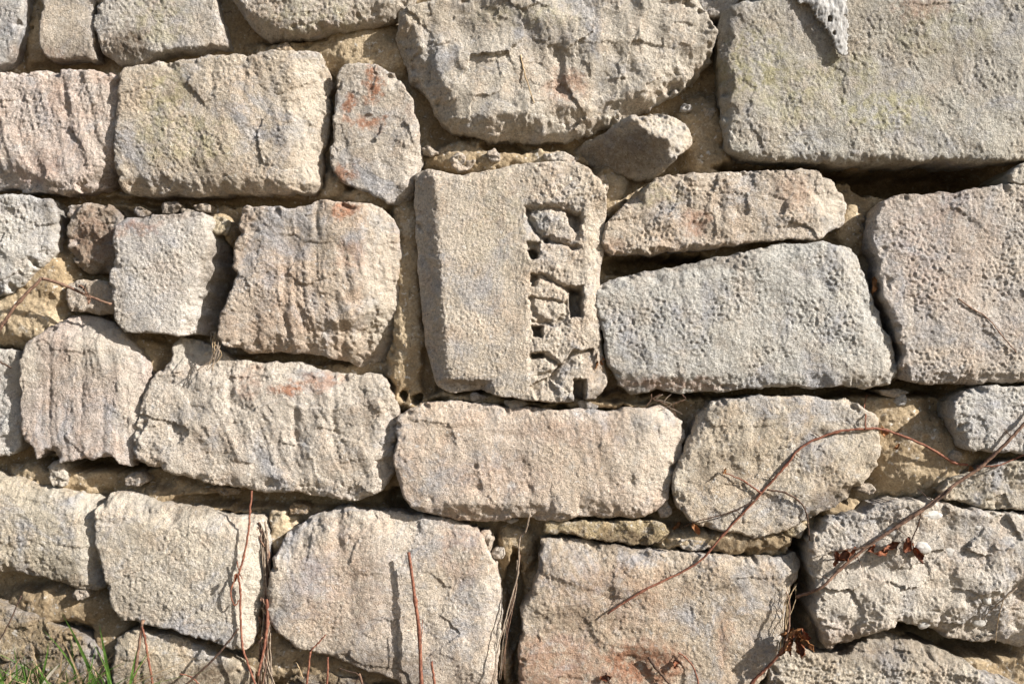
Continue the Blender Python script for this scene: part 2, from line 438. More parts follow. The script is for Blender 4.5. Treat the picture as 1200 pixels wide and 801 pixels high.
stone([(198, 404), (205, 396), (225, 399), (255, 409), (262, 421), (300, 425), (345, 428), (395, 436), (440, 440), (455, 450), (468, 475), (462, 520), (460, 560), (445, 580), (420, 590), (385, 583), (345, 578),
       (300, 576), (260, 571), (210, 557), (180, 550), (155, 540), (153, 520), (160, 490), (168, 460), (178, 440), (195, 424)],
      CREAM, 18, 11, 1.0, 6, 5, 55, 3, 68, facet=((300, 452, .1, -1, .5), (440, 520, 1, .2, .7), (300, 560, -.1, 1, .5)),
      dents=((205, 505, 8, 30, -7), (190, 490, 16, 8, -5), (345, 490, 5, 50, -5), (268, 460, 5, 30, -5), (390, 480, 5, 40, -4), (230, 470, 30, 24, 4), (420, 540, 30, 30, -3)), warp=3.5)


def carved_hook(x, y, h):
    w = 1.7 * fbm(x, y, 11, 3, 71, .6); x = x + w; y = y + 1.7 * fbm(x, y, 11, 3, 77, .6)
    # dished face: the left margin is a bevel, the field beyond is slightly hollow
    h = h - 24 * (1 - sstep(484, 512, x - (y - 200) * .07)) - 3 * np.exp(-((x - 575) / 45) ** 2)
    h = h - 1.6 * sstep(617, 620, x) * sstep(238, 242, y) * (1 - sstep(676, 690, x)) * (1 - sstep(455, 470, y)) * (1 - .6 * sstep(290, 300, y) * (1 - sstep(312, 320, y)) - .0)
    h = h - 20 * sstep(684, 714, x) * sstep(225, 260, y) - 22 * np.exp(-(((x - 545) / 28) ** 4 + ((y - 456) / 9) ** 4))
    h = h - 1.0 * 1.5 * np.logaddexp(0, np.clip((212 - 13 * ((x - 540) / 75) ** 2 - y + 2 * fbm(x, y, 20, 2, 79)) / 1.5, -40, 200)) * (1 - sstep(640, 680, x))
    h = h + (1.6 * fbm(x, y, 9, 3, 83, .6) + 2.0 * fbm(x, y, 26, 2, 84)) * sstep(616, 626, x)
    for pts, w_, dep in [([(619, 248), (640, 243), (664, 245), (677, 254), (677, 272), (671, 285), (655, 284), (638, 280), (626, 267), (619, 252)], 4.5, 6), ([(622, 325), (640, 324), (660, 335), (668, 347), (664, 354)], 4, 5),
                         ([(664, 355), (664, 368), (652, 378), (636, 378), (625, 368), (622, 350)], 4, 6), ([(622, 418), (640, 415), (655, 426), (648, 438), (630, 440)], 4, 5)]:
        h = h - dep * (1 - sstep(.2 * w_, w_ * 1.3, seg_dist(x, y, pts)))
    # worn letters: little cliffs, deep along their upper edge and fading below it
    for pts, dep, dec in [([(616, 246), (640, 241), (665, 246), (681, 255)], 11, 7), ([(621, 257), (626, 266), (637, 280), (655, 283), (672, 287)], 9, 6),
                          ([(622, 321), (634, 320), (650, 330), (664, 338)], 11, 6), ([(622, 347), (645, 350), (664, 354)], 8, 5), ([(623, 374), (635, 378), (641, 376), (648, 380), (656, 372)], 8, 8),
                          ([(622, 414), (636, 414), (650, 422), (656, 428)], 10, 9), ([(622, 451), (643, 441), (655, 427), (671, 411), (694, 409)], 18, 13), ([(616, 284), (632, 284)], 6, 6)]:
        cut = np.zeros_like(h)
        for (ax, ay), (bx, by) in zip(pts[:-1], pts[1:]):
            vx, vy = bx - ax, by - ay; L = math.hypot(vx, vy)
            t = ((x - ax) * vx + (y - ay) * vy) / L; q = (-(x - ax) * vy + (y - ay) * vx) / L
            cut = np.maximum(cut, dep * sstep(-.8, 1.0, q) * np.exp(-np.clip(q, 0, 200) / dec) * sstep(-2.5, .5, t) * (1 - sstep(L - .5, L + 2.5, t)))
        h = h - cut
    for pts, dep in [([(664, 248), (681, 251), (680, 268), (673, 273), (667, 262)], 24), ([(614, 243), (622, 243), (623, 256), (616, 254)], 11), ([(637, 277), (644, 278), (643, 284), (637, 283)], 16),
                     ([(667, 289), (677, 287), (677, 292), (668, 293)], 14), ([(617, 284), (632, 284), (631, 302), (621, 303)], 13), ([(619, 294), (625, 291), (631, 295), (630, 303), (622, 303)], 44),
                     ([(621, 322), (629, 322), (628, 336), (623, 336)], 18), ([(662, 336), (684, 336), (682, 343), (664, 344)], 18), ([(668, 340), (682, 340), (682, 371), (668, 372)], 48),
                     ([(623, 381), (636, 382), (635, 394), (625, 394)], 42), ([(622, 414), (637, 414), (636, 419), (624, 419)], 28), ([(672, 444), (686, 444), (686, 480), (673, 480)], 48)]:
        h = h - dep * sstep(-1.6, 2.4, poly_sdf(x, y, pts))
    return h


stone([(486, 202), (500, 197), (530, 204), (570, 200), (600, 192), (640, 190), (675, 190), (690, 198), (705, 210), (712, 240), (710, 280), (705, 320), (703, 350), (705, 400), (708, 430), (715, 450), (700, 466),
       (685, 468), (655, 471), (620, 470), (590, 465), (560, 457), (530, 460), (512, 452), (505, 435), (497, 400), (492, 340), (486, 280), (484, 230)],
      (.57, .495, .40), 34, 8, .75, 2, 0, hook=carved_hook, warp=1.8, step=1.05,
      label='upright reused block with worn carved lettering and square drilled holes')
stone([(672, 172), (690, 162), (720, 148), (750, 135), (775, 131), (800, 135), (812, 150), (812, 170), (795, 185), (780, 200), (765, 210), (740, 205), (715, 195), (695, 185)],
      (.56, .49, .39), 34, 3, 1.2, 1, .5, 30, facet=((715, 156, -.37, -.93, 1.7), (767, 163, .74, -.67, 2.1)), tilt=(95, -115), label='small wedge stone with an underside painted dark for shade')
stone([(725, 245), (745, 225), (765, 208), (800, 203), (850, 201), (920, 199), (955, 197), (985, 210), (1000, 240), (990, 264), (960, 280), (930, 281), (890, 281), (840, 289), (790, 296), (740, 298), (712, 296), (704, 285), (708, 265)],
      (.54, .46, .37), 24, 10, 1.3, 3, 4, 40, facet=((948, 230, 1, -.25, .45), (740, 225, -.7, -.7, .7)), dents=((818, 262, 13, 13, -8), (795, 255, 8, 12, -4), (845, 240, 5, 30, -4), (925, 262, 22, 8, -5), (885, 240, 8, 20, 3)))
stone([(700, 335), (715, 328), (750, 320), (800, 310), (850, 300), (900, 289), (960, 281), (985, 285), (1005, 295), (1015, 320), (1025, 350), (1038, 385), (1050, 410), (1055, 430), (1045, 452), (1010, 453),
       (960, 455), (920, 452), (860, 458), (800, 460), (740, 460), (722, 450), (712, 425), (705, 390), (697, 350)],
      (.545, .525, .475), 30, 10, 1.25, 3, 0, 50, 1.2, 84, facet=((998, 340, 1, -.36, .42), (850, 318, -.2, -1, .5), (850, 440, 0, 1, .6)), dents=((942, 320, 8, 5, -5), (965, 335, 8, 10, -3)),
      label='long flat block with cool grey weathering, under a deep gap')
stone([(1030, 235), (1060, 230), (1120, 224), (1165, 220), (1200, 216), (1300, 212), (1305, 440), (1160, 450), (1080, 452), (1060, 445), (1052, 430), (1058, 415), (1050, 390), (1035, 350), (1030, 310), (1020, 280), (1022, 255)],
      (.575, .515, .455), 32, 10, 1.15, 3, 1.5, 60, facet=((1100, 436, 0, 1, .6),), dents=((1170, 330, 12, 20, -3), (1060, 355, 12, 8, -3), (1150, 270, 50, 20, 3)), label='pale coarse-grained block at the right edge')
stone([(1178, 205), (1190, 194), (1215, 188), (1300, 186), (1302, 206), (1240, 212), (1184, 216)], (.60, .58, .53), 34, 9, 1.2, 3, 2, 24)
stone([(1118, 470), (1130, 458), (1165, 452), (1310, 450), (1312, 530), (1170, 533), (1130, 525), (1120, 505), (1115, 485)], (.60, .575, .525), 30, 12, 1.3, 3, 2, 40)
stone([(835, 470), (870, 465), (930, 463), (1000, 468), (1030, 490), (1036, 520), (1033, 545), (1010, 570), (990, 590), (960, 605), (920, 625), (895, 632), (850, 625), (810, 612), (792, 595), (789, 570), (793, 545), (805, 520), (818, 495)],
      (.545, .47, .365), 22, 13, 1.4, 5, 2.5, 44, facet=((830, 500, -.8, -.5, .6), (1000, 560, .6, .8, .5)), dents=((853, 543, 15, 14, -11), (965, 508, 9, 5, -8), (885, 525, 26, 20, 4), (940, 490, 20, 12, -4), (900, 580, 40, 14, 3), (985, 520, 20, 20, 3)),
      label='rounded boulder-like block behind the thin red vine')
stone([(465, 487), (480, 480), (500, 473), (540, 470), (600, 478), (660, 480), (720, 480), (775, 475), (800, 490), (806, 510), (800, 540), (790, 570), (785, 590), (760, 605), (730, 610), (690, 605), (640, 612), (600, 610), (560, 614),
       (520, 610), (490, 600), (470, 580), (463, 550), (461, 515)], (.56, .465, .375), 26, 11, 1.0, 3, 1.5, 60, 1.6, 76, facet=((752, 540, 1, .1, .42), (620, 592, 0, 1, .7), (600, 492, 0, -1, .4)),
      dents=((560, 572, 10, 6, -8), (593, 552, 6, 8, -5), (520, 515, 8, 10, -6), (620, 575, 4, 8, -5), (558, 547, 3, 3, -6), (590, 510, 18, 5, -4), (505, 585, 5, 6, -5), (740, 564, 5, 6, -5), (755, 570, 8, 8, -5), (530, 500, 30, 4, -3), (680, 590, 5, 16, -4), (645, 590, 5, 16, -4)))
stone([(-170, 530), (-60, 545), (0, 558), (60, 574), (100, 584), (118, 591), (110, 620), (114, 650), (124, 690), (100, 697), (70, 685), (35, 675), (0, 672), (-170, 640)], (.52, .46, .36), 24, 10, 1.1, 4, 2, 60, 1.5, 80,
      facet=((91, 640, 1, -.15, .6), (30, 592, .25, -1, .8), (20, 650, 0, 1, .3)))
stone([(113, 592), (125, 577), (160, 584), (215, 595), (270, 605), (310, 612), (316, 640), (306, 700), (301, 740), (290, 760), (265, 757), (230, 745), (180, 733), (140, 725), (130, 710), (125, 680), (115, 650), (109, 620)],
      (.545, .485, .395), 28, 9, 1.0, 2, 0, 60, 1, 30, facet=((276, 680, 1, -.07, .6), (190, 612, .13, -1, .9)), dents=((140, 611, 16, 5, -5), (172, 605, 4, 10, -4)), carve=(([(130, 683), (175, 663), (200, 648)], 1.2, 2.0),))
stone([(314, 690), (318, 655), (334, 626), (362, 608), (404, 597), (440, 600), (500, 608), (554, 619), (567, 628), (574, 650), (588, 690), (590, 720), (583, 760), (584, 860), (560, 866), (480, 812), (460, 796), (409, 780), (379, 770), (334, 753), (318, 737), (312, 710), (315, 675)],
      (.575, .50, .41), 20, 12, 1.0, 5, 2.5, 60, 1, 70, facet=((470, 632, .12, -1, .5), (345, 650, -.5, -.8, .6), (568, 720, 1, 0, .5)), dents=((395, 625, 8, 26, -8), (375, 640, 20, 10, -5), (450, 690, 60, 60, 3), (500, 740, 10, 30, -2)),
      label='big pale block behind the upright red stalk')
stone([(637, 630), (700, 638), (760, 646), (830, 650), (900, 655), (938, 651), (944, 664), (926, 700), (921, 730), (915, 750), (905, 775), (885, 820), (860, 870), (604, 872), (606, 790), (612, 740), (610, 712), (625, 690), (630, 660)],
      (.525, .435, .33), 24, 10, 1.05, 4, 2.5, 70, 2.2, 12, facet=((700, 665, .02, -1, .6), (918, 700, 1, .1, .8)), dents=((850, 690, 18, 7, -6), (745, 775, 30, 10, -7), (640, 725, 8, 5, -4), (715, 730, 6, 6, -4)), label='wide tan block with an orange-brown lower edge')
stone([(950, 627), (970, 608), (1010, 595), (1060, 585), (1110, 590), (1160, 600), (1320, 605), (1322, 790), (1200, 767), (1160, 760), (1130, 754), (1100, 741), (1078, 732), (1058, 731), (1038, 736), (1018, 746), (1001, 756), (975, 765), (963, 755), (955, 720), (952, 680), (949, 650)],
      (0.60, 0.54, 0.46), 36, 12, 1.15, 6, 6.5, 50, facet=((1130, 700, .35, 1, .7), (1000, 720, -.2, 1, .35)), dents=((1105, 690, 36, 22, -6), (1020, 690, 34, 24, 7), (1150, 690, 30, 30, 4), (985, 700, 20, 30, 4), (1120, 735, 60, 16, -6)), warp=4,
      label='large knobbly block with white pebbles and an arched underside', pebbles=((1086, 603, 17, 6), (1045, 622, 9, 6), (1078, 640, 10, 7), (1111, 646, 9, 6), (1143, 616, 6, 5), (1156, 732, 10, 8), (1086, 730, 11, 6), (1155, 700, 5, 8), (1135, 660, 5, 4)))
stone([(904, 772), (930, 754), (963, 770), (985, 770), (1005, 762), (1040, 745), (1070, 753), (1115, 768), (1160, 792), (1210, 812), (1330, 850), (1330, 880), (896, 880), (900, 800)], (.52, .46, .37), 22, 14, 1.4, 5, 4, 50, 2, 10, facet=((1040, 775, .1, -1, .8),))
stone([(1102, 574), (1118, 560), (1150, 552), (1180, 538), (1240, 541), (1330, 545), (1330, 597), (1240, 601), (1150, 596), (1112, 588)], (.54, .475, .37), 14, 10, 1.4, 4, 4, 36)
stone([(638, 612), (660, 611), (720, 612), (778, 614), (789, 624), (778, 640), (740, 640), (700, 634), (660, 629), (636, 626)], (.43, .34, .20), 6, 7, 1.2, 3, 3, 24)
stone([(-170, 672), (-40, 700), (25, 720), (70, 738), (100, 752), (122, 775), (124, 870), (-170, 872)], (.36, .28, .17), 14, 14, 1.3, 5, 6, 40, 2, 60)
stone([(130, 750), (160, 738), (200, 748), (240, 764), (275, 775), (292, 790), (296, 872), (128, 870)], (.56, .48, .36), 14, 12, 1.1, 4, 3, 40)
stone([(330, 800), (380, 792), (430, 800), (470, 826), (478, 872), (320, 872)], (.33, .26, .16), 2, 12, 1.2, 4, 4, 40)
# small wedging stones and chips bedded in the mortar
for (x, y, rx, ry, c, h) in [(578, 178, 11, 9, CREAM, -2), (660, 183, 24, 9, CREAM, 2), (570, 636, 9, 15, TAN, 2), (585, 652, 9, 8, CREAM, -2), (806, 122, 8, 6, COOL, -6), (90, 699, 12, 6, CREAM, 12),
                             (60, 556, 13, 17, CREAM, -2), (255, 262, 14, 12, (.42, .34, .2), 8), (230, 240, 12, 6, TAN, -6), (195, 240, 16, 7, TAN, -8), 
                             (1020, 575, 12, 7, TAN, 4), (1055, 462, 18, 6, CREAM, -12), (1065, 470, 10, 7, COOL, -10), (330, 52, 14, 8, BROWN, -4), (500, 172, 12, 9, TAN, -8), (540, 185, 18, 10, TAN, -6),
                             (560, 466, 10, 6, TAN, 2), (605, 474, 16, 6, CREAM, 4), (690, 475, 12, 6, CREAM, 6), (235, 560, 14, 7, TAN, -14), (150, 565, 14, 10, TAN, -10), (260, 580, 22, 8, BROWN, -12), (345, 600, 14, 8, BROWN, -14), (147, 424, 7, 6, COOL, 0),
                             (932, 622, 16, 13, (.5, .41, .26), 6), (1128, 535, 10, 6, CREAM, 2), (780, 600, 9, 10, TAN, 2), (815, 640, 22, 10, CREAM, 6), (600, 612, 10, 6, CREAM, -6), (215, 247, 10, 5, CREAM, -4), (160, 246, 12, 7, BROWN, -8), 
                             (836, 128, 10, 8, TAN, -6), (708, 215, 8, 14, TAN, 4)]:
    n = random.choice([5, 6, 7])
    pts = []
    for k in range(n):
        a = 2 * math.pi * k / n + random.uniform(-.35, .35); q = random.uniform(.75, 1.2)
        pts.append((x + rx * q * math.cos(a), y + ry * q * math.sin(a)))
    stone(pts, c, h, min(rx, ry) * .6, 1.2, 2, 4, 13, warp=2.2, name='stone_chip', step=1.3)
# the wall goes on outside the frame: coarser courses of the same stone
random.seed(21)


def filler_row(x0, x1, y0, y1, jit=10):
    x = x0
    while x < x1 - 50:
        w = min(random.uniform(120, 260), x1 - x)
        if x1 - (x + w) < 70: w = x1 - x
        a = [random.uniform(-jit, jit) * .5 for _ in range(8)]
        p = [(x + 7, y0 + 7 + a[0]), (x + w * .5, y0 + 6 + a[1]), (x + w - 8, y0 + 8 + a[2]), (x + w - 7 + a[3] * .4, (y0 + y1) / 2), (x + w - 9, y1 - 8 + a[4]), (x + w * .5, y1 - 6 + a[5]),
             (x + 8, y1 - 7 + a[6]), (x + 6 + a[7] * .4, (y0 + y1) / 2)]
        stone(p, random.choice([CREAM, TAN, GREYC, PINK, COOL]), random.uniform(10, 32), 12, 1.1, 4, random.uniform(0, 4), 50, random.uniform(0, 3), random.choice([70, 80, 90]), step=3.2)
        x += w


filler_row(-560, 1760, -360, -215); filler_row(-500, 1800, -215, -62)
for (ya, yb) in ((-62, 90), (88, 232), (234, 352), (352, 400), (400, 538), (536, 660), (676, 872)):
    if yb - ya > 60: filler_row(-560, -172, ya, yb)
for (ya, yb) in ((-62, 185), (186, 448), (450, 600), (606, 790), (790, 878)):
    filler_row(1330 if ya > 400 else 1306, 1800, ya, yb)

# ------------------------------------------------------------------ the wall
wall = empty('stone_wall', (0, 0, 0))
tag(wall, 'old coursed wall of pale rough limestone blocks set in sandy mortar', 'wall')
BACK = -130.0
sid = 0
tri_total = 0


def build_stone(s, sid):
    poly = chaikin(s['pts'], 2, 0.12)
    wa = s['warp']
    step = s['step']
    mn = poly.min(0) - 8; mx = poly.max(0) + 8
    xs = np.arange(mn[0], mx[0], step); ys = np.arange(mn[1], mx[1], step)
    gx, gy = np.meshgrid(xs, ys)
    jx = gx + wa * fbm(gx, gy, 34, 4, sid * 3 + 1, .62); jy = gy + wa * fbm(gx, gy, 34, 4, sid * 3 + 2, .62)
    d = poly_sdf(jx, jy, poly)
    dgy, dgx = np.gradient(d, step)
    gl = np.sqrt(dgx ** 2 + dgy ** 2) + 1e-6
    nx, ny = dgx / gl, dgy / gl
    keep = d > -0.7 * step
    snap = keep & (d < 0.35 * step)
    X = np.where(snap, gx - nx * d, gx); Y = np.where(snap, gy - ny * d, gy)
    D = np.where(snap, 0.0, d)
    idx = -np.ones(gx.shape, dtype=np.int64)
    idx[keep] = np.arange(keep.sum())
    a, b, c, e = idx[:-1, :-1], idx[:-1, 1:], idx[1:, 1:], idx[1:, :-1]
    k = np.stack([a, b, c, e], -1).reshape(-1, 4)
    cnt = (k >= 0).sum(1)
    quads = k[cnt == 4][:, ::-1]
    tr = k[cnt == 3]
    tris = np.array([[v for v in row[::-1] if v >= 0] for row in tr], dtype=np.int64).reshape(-1, 3)
    x = X[keep].astype(np.float32); y = Y[keep].astype(np.float32); dd = D[keep].astype(np.float32)
    px, py = x, y
    sd = sid * 7
    big = s['step'] > 2
    # ---- front height
    cx, cy = poly.mean(0)
    h = s['h'] + s['tilt'][0] * (x - cx) / 100 + s['tilt'][1] * (y - cy) / 100 + s['low'] * fbm(x, y, 95, 2, sd)
    for (ax, ay, fx, fy, sl) in s['facet']:
        L = math.hypot(fx, fy)
        q = ((x - ax) * fx + (y - ay) * fy) / L + 6 * fbm(x, y, 40, 4, sd + 2, .6)
        h = h - 1.35 * sl * 1.6 * np.logaddexp(0, np.clip(q / 1.6, -40, 200))
    rm = s['r'] * (.42 + .25 * fbm(x, y, 45, 2, sd + 3) + 2.6 * np.clip(fbm(x, y, 30, 3, sd + 22, .6) - .30, 0, .6)); rm = np.clip(rm, 2.2, None)
    e_ = np.clip((dd + 2.0 * fbm(x, y, 14, 2, sd + 4) * np.clip(dd / 4, 0, 1)) / rm, 0, 1)
    h = h - rm * 1.5 * .85 * (1 - np.sqrt(np.clip(1 - (1 - e_) ** 2, 0, 1)))
    wx = 5 * fbm(x, y, 22, 2, sd + 5); wy = 5 * fbm(x, y, 22, 2, sd + 6)
    if s['chunk']:
        qx = 2.2 * fbm(x, y, 11, 3, sd + 23, .6); qy = 2.2 * fbm(x, y, 11, 3, sd + 24, .6)
        f1 = facets(x + qx, y * 1.25 + qy, s['chl'], sid); f2 = facets(x + qx, y * 1.2 + qy, s['chl'] * .45, sid + 3)
        h = h + s['chunk'] * (.6 * f1 + .22 * f2 + .75 * fbm(x, y, s['chl'] * .8, 2, sd + 25))
    h = h + 2.4 * fbm(x, y, 48, 2, sd + 8) + 1.0 * fbm(x, y, 22, 2, sd + 26)
    if s['groove']:
        an = math.radians(s['ga']); u = x * math.sin(an) - y * math.cos(an); v = x * math.cos(an) + y * math.sin(an)
        u = u + 4 * fbm(x, y, 50, 2, sd + 9)
        g1 = perlin(u / 17, v / 120, sd + 10); g2 = perlin(u / 7, v / 60, sd + 11)
        msk = sstep(-.35, .3, fbm(x, y, 80, 2, sd + 14))
        h = h + msk * s['groove'] * (.75 * g1 - .25 * np.clip(np.abs(g1) * -3 + .5, 0, 1) + .5 * g2) * 1.15
    for (bx, by, rx, ry, am) in s['dents']:
        q = ((x + .5 * wx - bx) / rx) ** 2 + ((y + .5 * wy - by) / ry) ** 2
        h = h + .75 * am * np.exp(-1.3 * q)
    for (pts, w_, dep) in s['carve']:
        h = h - dep * (1 - sstep(.3 * w_, w_, seg_dist(x, y, pts)))
    if s['hook']: h = s['hook'](x, y, h)
    if not big:
        g = s['grain'] * s['gk']
        m = .65 + .7 * sstep(-.4, .5, fbm(x, y, 60, 2, sd + 12))
        ca, sa = math.cos(s['gan']), math.sin(s['gan'])
        u = (x * ca + y * sa) / (s['gs'] * s['gst'] ** .5); v = (-x * sa + y * ca) * s['gst'] ** .5 / s['gs']
        n1 = perlin(u / 10.5, v / 10.5, sd + 15); n2 = perlin(u / 5.6, v / 5.6, sd + 16); n3 = perlin(x / 3.2, y / 3.2, sd + 17)
        n4 = perlin(x / 17, y / 17, sd + 19)
        h = h + g * m * (.6 * n4 + .4 * n1 + 1.0 * n2 + 1.25 * n3)
        pit = np.clip(perlin(x / 5, y / 5, sd + 18) - .45, 0, 1)
        h = h - g * 1.2 * pit * m
    else:
        h = h + 1.3 * s['grain'] * fbm(x, y, 12, 1, sd + 15)
    # ---- sides
    F = [f for f in (quads, tris) if len(f)]
    ed = []
    for f in F:
        for i in range(f.shape[1]): ed.append(np.stack([f[:, i], f[:, (i + 1) % f.shape[1]]], 1))
    ed = np.concatenate(ed)
    key = np.sort(ed, 1); key = key[:, 0] * 10 ** 7 + key[:, 1]
    _, inv, cn = np.unique(key, return_inverse=True, return_counts=True)
    be = ed[cn[inv] == 1]
    bv = np.unique(be)
    mp = {int(v): i for i, v in enumerate(bv)}
    bi = np.array([[mp[int(p)], mp[int(q)]] for p, q in be])
    nbx = nx[keep][bv]; nby = ny[keep][bv]
    n0 = len(x); nb = len(bv)
    VX = [x]; VY = [y]; VH = [h]; side = []
    levels = [0.05, .12, .2, .3, .42, .56, .75, 1.0] if not big else [.15, .4, 1.0]
    prev = bv
    for li, t in enumerate(levels):
        hb = h[bv] * (1 - t) + BACK * t
        dep = h[bv] - hb
        inw = .05 * dep * .66 - 2.2 * fbm(x[bv] + dep, y[bv] - dep, 16, 2, sd + 20) * min(1, t * 5)
        VX.append(x[bv] + nbx * inw); VY.append(y[bv] + nby * inw); VH.append(hb + .8 * fbm(x[bv], y[bv] + 3 * dep, 12, 1, sd + 21))
        cur = n0 + li * nb + np.arange(nb)
        pa = prev if li == 0 else prev
        side.append(np.stack([pa[bi[:, 1]], pa[bi[:, 0]], cur[bi[:, 0]], cur[bi[:, 1]]], 1))
        prev = cur
    x = np.concatenate(VX); y = np.concatenate(VY); h = np.concatenate(VH)
    ox, oz = float(PX(cx)), float(PZ(cy))
    verts = np.stack([PX(x) - ox, -h / 1000.0, PZ(y) - oz], 1)
    o = mesh_from(s['name'], verts, F + side, M_STONE, wall, (ox, 0, oz))
    st = stain_shading_at(x.astype(np.float32), y.astype(np.float32))
    at = o.data.attributes.new('stain_shading', 'FLOAT_VECTOR', 'POINT')
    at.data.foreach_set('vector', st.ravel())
    at = o.data.attributes.new('lichen', 'FLOAT', 'POINT')
    at.data.foreach_set('value', lichen_at(x, y).astype(np.float32))
    v = .92 + .16 * random.random()
    o.color = (*[min(1, q * v) for q in s['col']], 1)
    if s['label']: o['label'] = s['label']
    # front-height lookup used for bedding pebbles and things that lean on the stone
    hh = np.full(gx.shape, np.nan); hh[keep] = VH[0]
    s['field'] = (mn, step, hh)
    s['poly'] = poly
    s['obj'] = o


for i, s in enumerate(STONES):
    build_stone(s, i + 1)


def front_h(x, y):
    """mm in front of the wall face at plan point x, y (stones only)"""
    best = -40.0
    for s in STONES:
        mn, step, hh = s['field']
        i = int(round((y - mn[1]) / step)); j = int(round((x - mn[0]) / step))
        if 0 <= i < hh.shape[0] and 0 <= j < hh.shape[1] and not np.isnan(hh[i, j]): best = max(best, float(hh[i, j]))
    return best


# ------------------------------------------------------------------ the mortar bed
RAISE = [(430, 50, 55, 30, -8), (330, 52, 40, 12, -18), (560, 180, 55, 18, -4), (640, 182, 40, 10, -4), (832, 150, 30, 40, -4), (835, 185, 24, 16, 0), (478, 290, 16, 60, -6), (476, 370, 22, 80, 2), (478, 440, 22, 40, -2),
         (482, 470, 18, 12, 0), (425, 228, 26, 14, -10), (252, 265, 20, 20, -6), (1095, 540, 55, 40, 4), (1060, 500, 36, 40, -10), (1008, 262, 16, 30, -20), (45, 320, 34, 34, 2), (15, 370, 50, 30, 4), (40, 385, 30, 16, 4), (150, 420, 26, 30, -20),
         (60, 562, 60, 20, -8), (230, 588, 90, 16, -12), (70, 715, 70, 22, 4), (606, 650, 18, 30, -14), (592, 770, 10, 40, -2), (865, 637, 90, 14, 16), (930, 625, 30, 20, 0), (30, 40, 16, 40, -22), (322, 625, 14, 30, -6), (400, 790, 80, 26, 0), (120, 760, 20, 40, 0),
         (975, 598, 30, 12, 6), (700, 472, 90, 8, -2), (560, 468, 50, 8, -4), (383, 210, 12, 20, -14), (470, 260, 14, 26, -16), (300, 770, 20, 40, -8), (905, 640, 60, 14, 2), (340, 780, 40, 18, -8), (715, 220, 20, 30, -4), (140, 230, 40, 10, -30), (260, 240, 40, 10, -26), (690, 415, 30, 30, 0)]
DEEP = [(1095, 204, 75, 22, -240), (930, 193, 80, 6, -150), (1145, 202, 45, 18, -240), (1035, 200, 46, 10, -200), (590, 168, 26, 7, -75), (650, 165, 14, 5, -60), (790, 309, 75, 13, -150), (870, 190, 16, 6, -70), (250, 231, 120, 7, -80), (515, 150, 14, 16, -60), (386, 150, 8, 50, -42),
        (603, 705, 11, 50, -100), (946, 690, 18, 62, -200), (1140, 772, 75, 18, -190), (1085, 746, 30, 8, -150), (350, 590, 140, 11, -80), (110, 545, 70, 10, -150), (5, 688, 34, 9, -60), (200, 396, 40, 6, -60), (345, 421, 90, 7, -85), (910, 462, 140, 9, -150), (1085, 457, 46, 10, -150),
        (475, 592, 30, 14, -130), (345, 233, 30, 4, -50), (66, 260, 8, 30, -48), (270, 350, 8, 40, -58), (600, 740, 8, 30, -70), (1042, 340, 8, 60, -50), (760, 468, 50, 5, -50), (40, 70, 20, 8, -55), (498, 440, 8, 30, -45), (220, 755, 70, 7, -45), (487, 466, 5, 6, -60), (472, 463, 4, 7, -50),
        (612, 620, 20, 5, -50), (958, 590, 10, 5, -40), (945, 605, 8, 5, -45), (100, 230, 60, 5, -60), (40, 537, 14, 4, -60), (600, 462, 20, 4, -60), (640, 468, 26, 4, -60)]
ms = 1.7
xs = np.concatenate([np.arange(-560, -30, 6.0), np.arange(-30, 1230, ms), np.arange(1230, 1800, 6.0)])
ys = np.concatenate([np.arange(-360, -30, 6.0), np.arange(-30, 831, ms), np.arange(831, 880, 6.0)])
gx, gy = np.meshgrid(xs, ys)
dmax = np.full(gx.shape, -1e3, dtype=np.float32)
for i, s in enumerate(STONES):
    p = s['poly']; mn = p.min(0) - 30; mx = p.max(0) + 30
    i0, i1 = np.searchsorted(xs, [mn[0], mx[0]]); j0, j1 = np.searchsorted(ys, [mn[1], mx[1]])
    if i1 <= i0 or j1 <= j0: continue
    sub = poly_sdf(gx[j0:j1, i0:i1], gy[j0:j1, i0:i1], p)
    dmax[j0:j1, i0:i1] = np.maximum(dmax[j0:j1, i0:i1], sub)
wx = 6 * fbm(gx, gy, 24, 3, 201, .6); wy = 6 * fbm(gx, gy, 24, 3, 202, .6)
mh = -54 + 11 * fbm(gx, gy, 60, 2, 203)
for (cx, cy, rx, ry, t) in RAISE:
    q = ((gx + wx - cx) / rx) ** 2 + ((gy + wy - cy) / ry) ** 2
    w = 1 - sstep(.1, 2.3, q); mh = mh + w * np.clip(t - 6 - mh, 0, None)
for (cx, cy, rx, ry, t) in DEEP:
    q = ((gx + .6 * wx - cx) / rx) ** 2 + ((gy + .6 * wy - cy) / ry) ** 2
    w = 1 - sstep(.5, 1.5, q); mh = mh + w * np.clip(t - mh, None, 0)
mh = mh + 2.6 * fbm(gx, gy, 30, 3, 204, .5) + .6 * facets(gx + wx, gy + wy, 15, 9)
mh = mh + 1.0 * perlin(gx / 9, gy / 9, 208) + 1.3 * perlin(gx / 5.5, gy / 5.5, 205) + 1.3 * perlin(gx / 3.6, gy / 3.6, 206)
mh = mh - 22 * np.clip(perlin(gx / 8, gy / 8, 207) - .56, 0, 1)
mh = np.clip(mh, -255, 20)
keepv = dmax < 9
idx = np.arange(gx.size).reshape(gx.shape)
a, b, c, e = idx[:-1, :-1], idx[:-1, 1:], idx[1:, 1:], idx[1:, :-1]
kv = keepv[:-1, :-1] | keepv[:-1, 1:] | keepv[1:, 1:] | keepv[1:, :-1]
quads = np.stack([e, c, b, a], -1)[kv]
used = np.unique(quads); remap = np.zeros(gx.size, dtype=np.int64); remap[used] = np.arange(len(used))
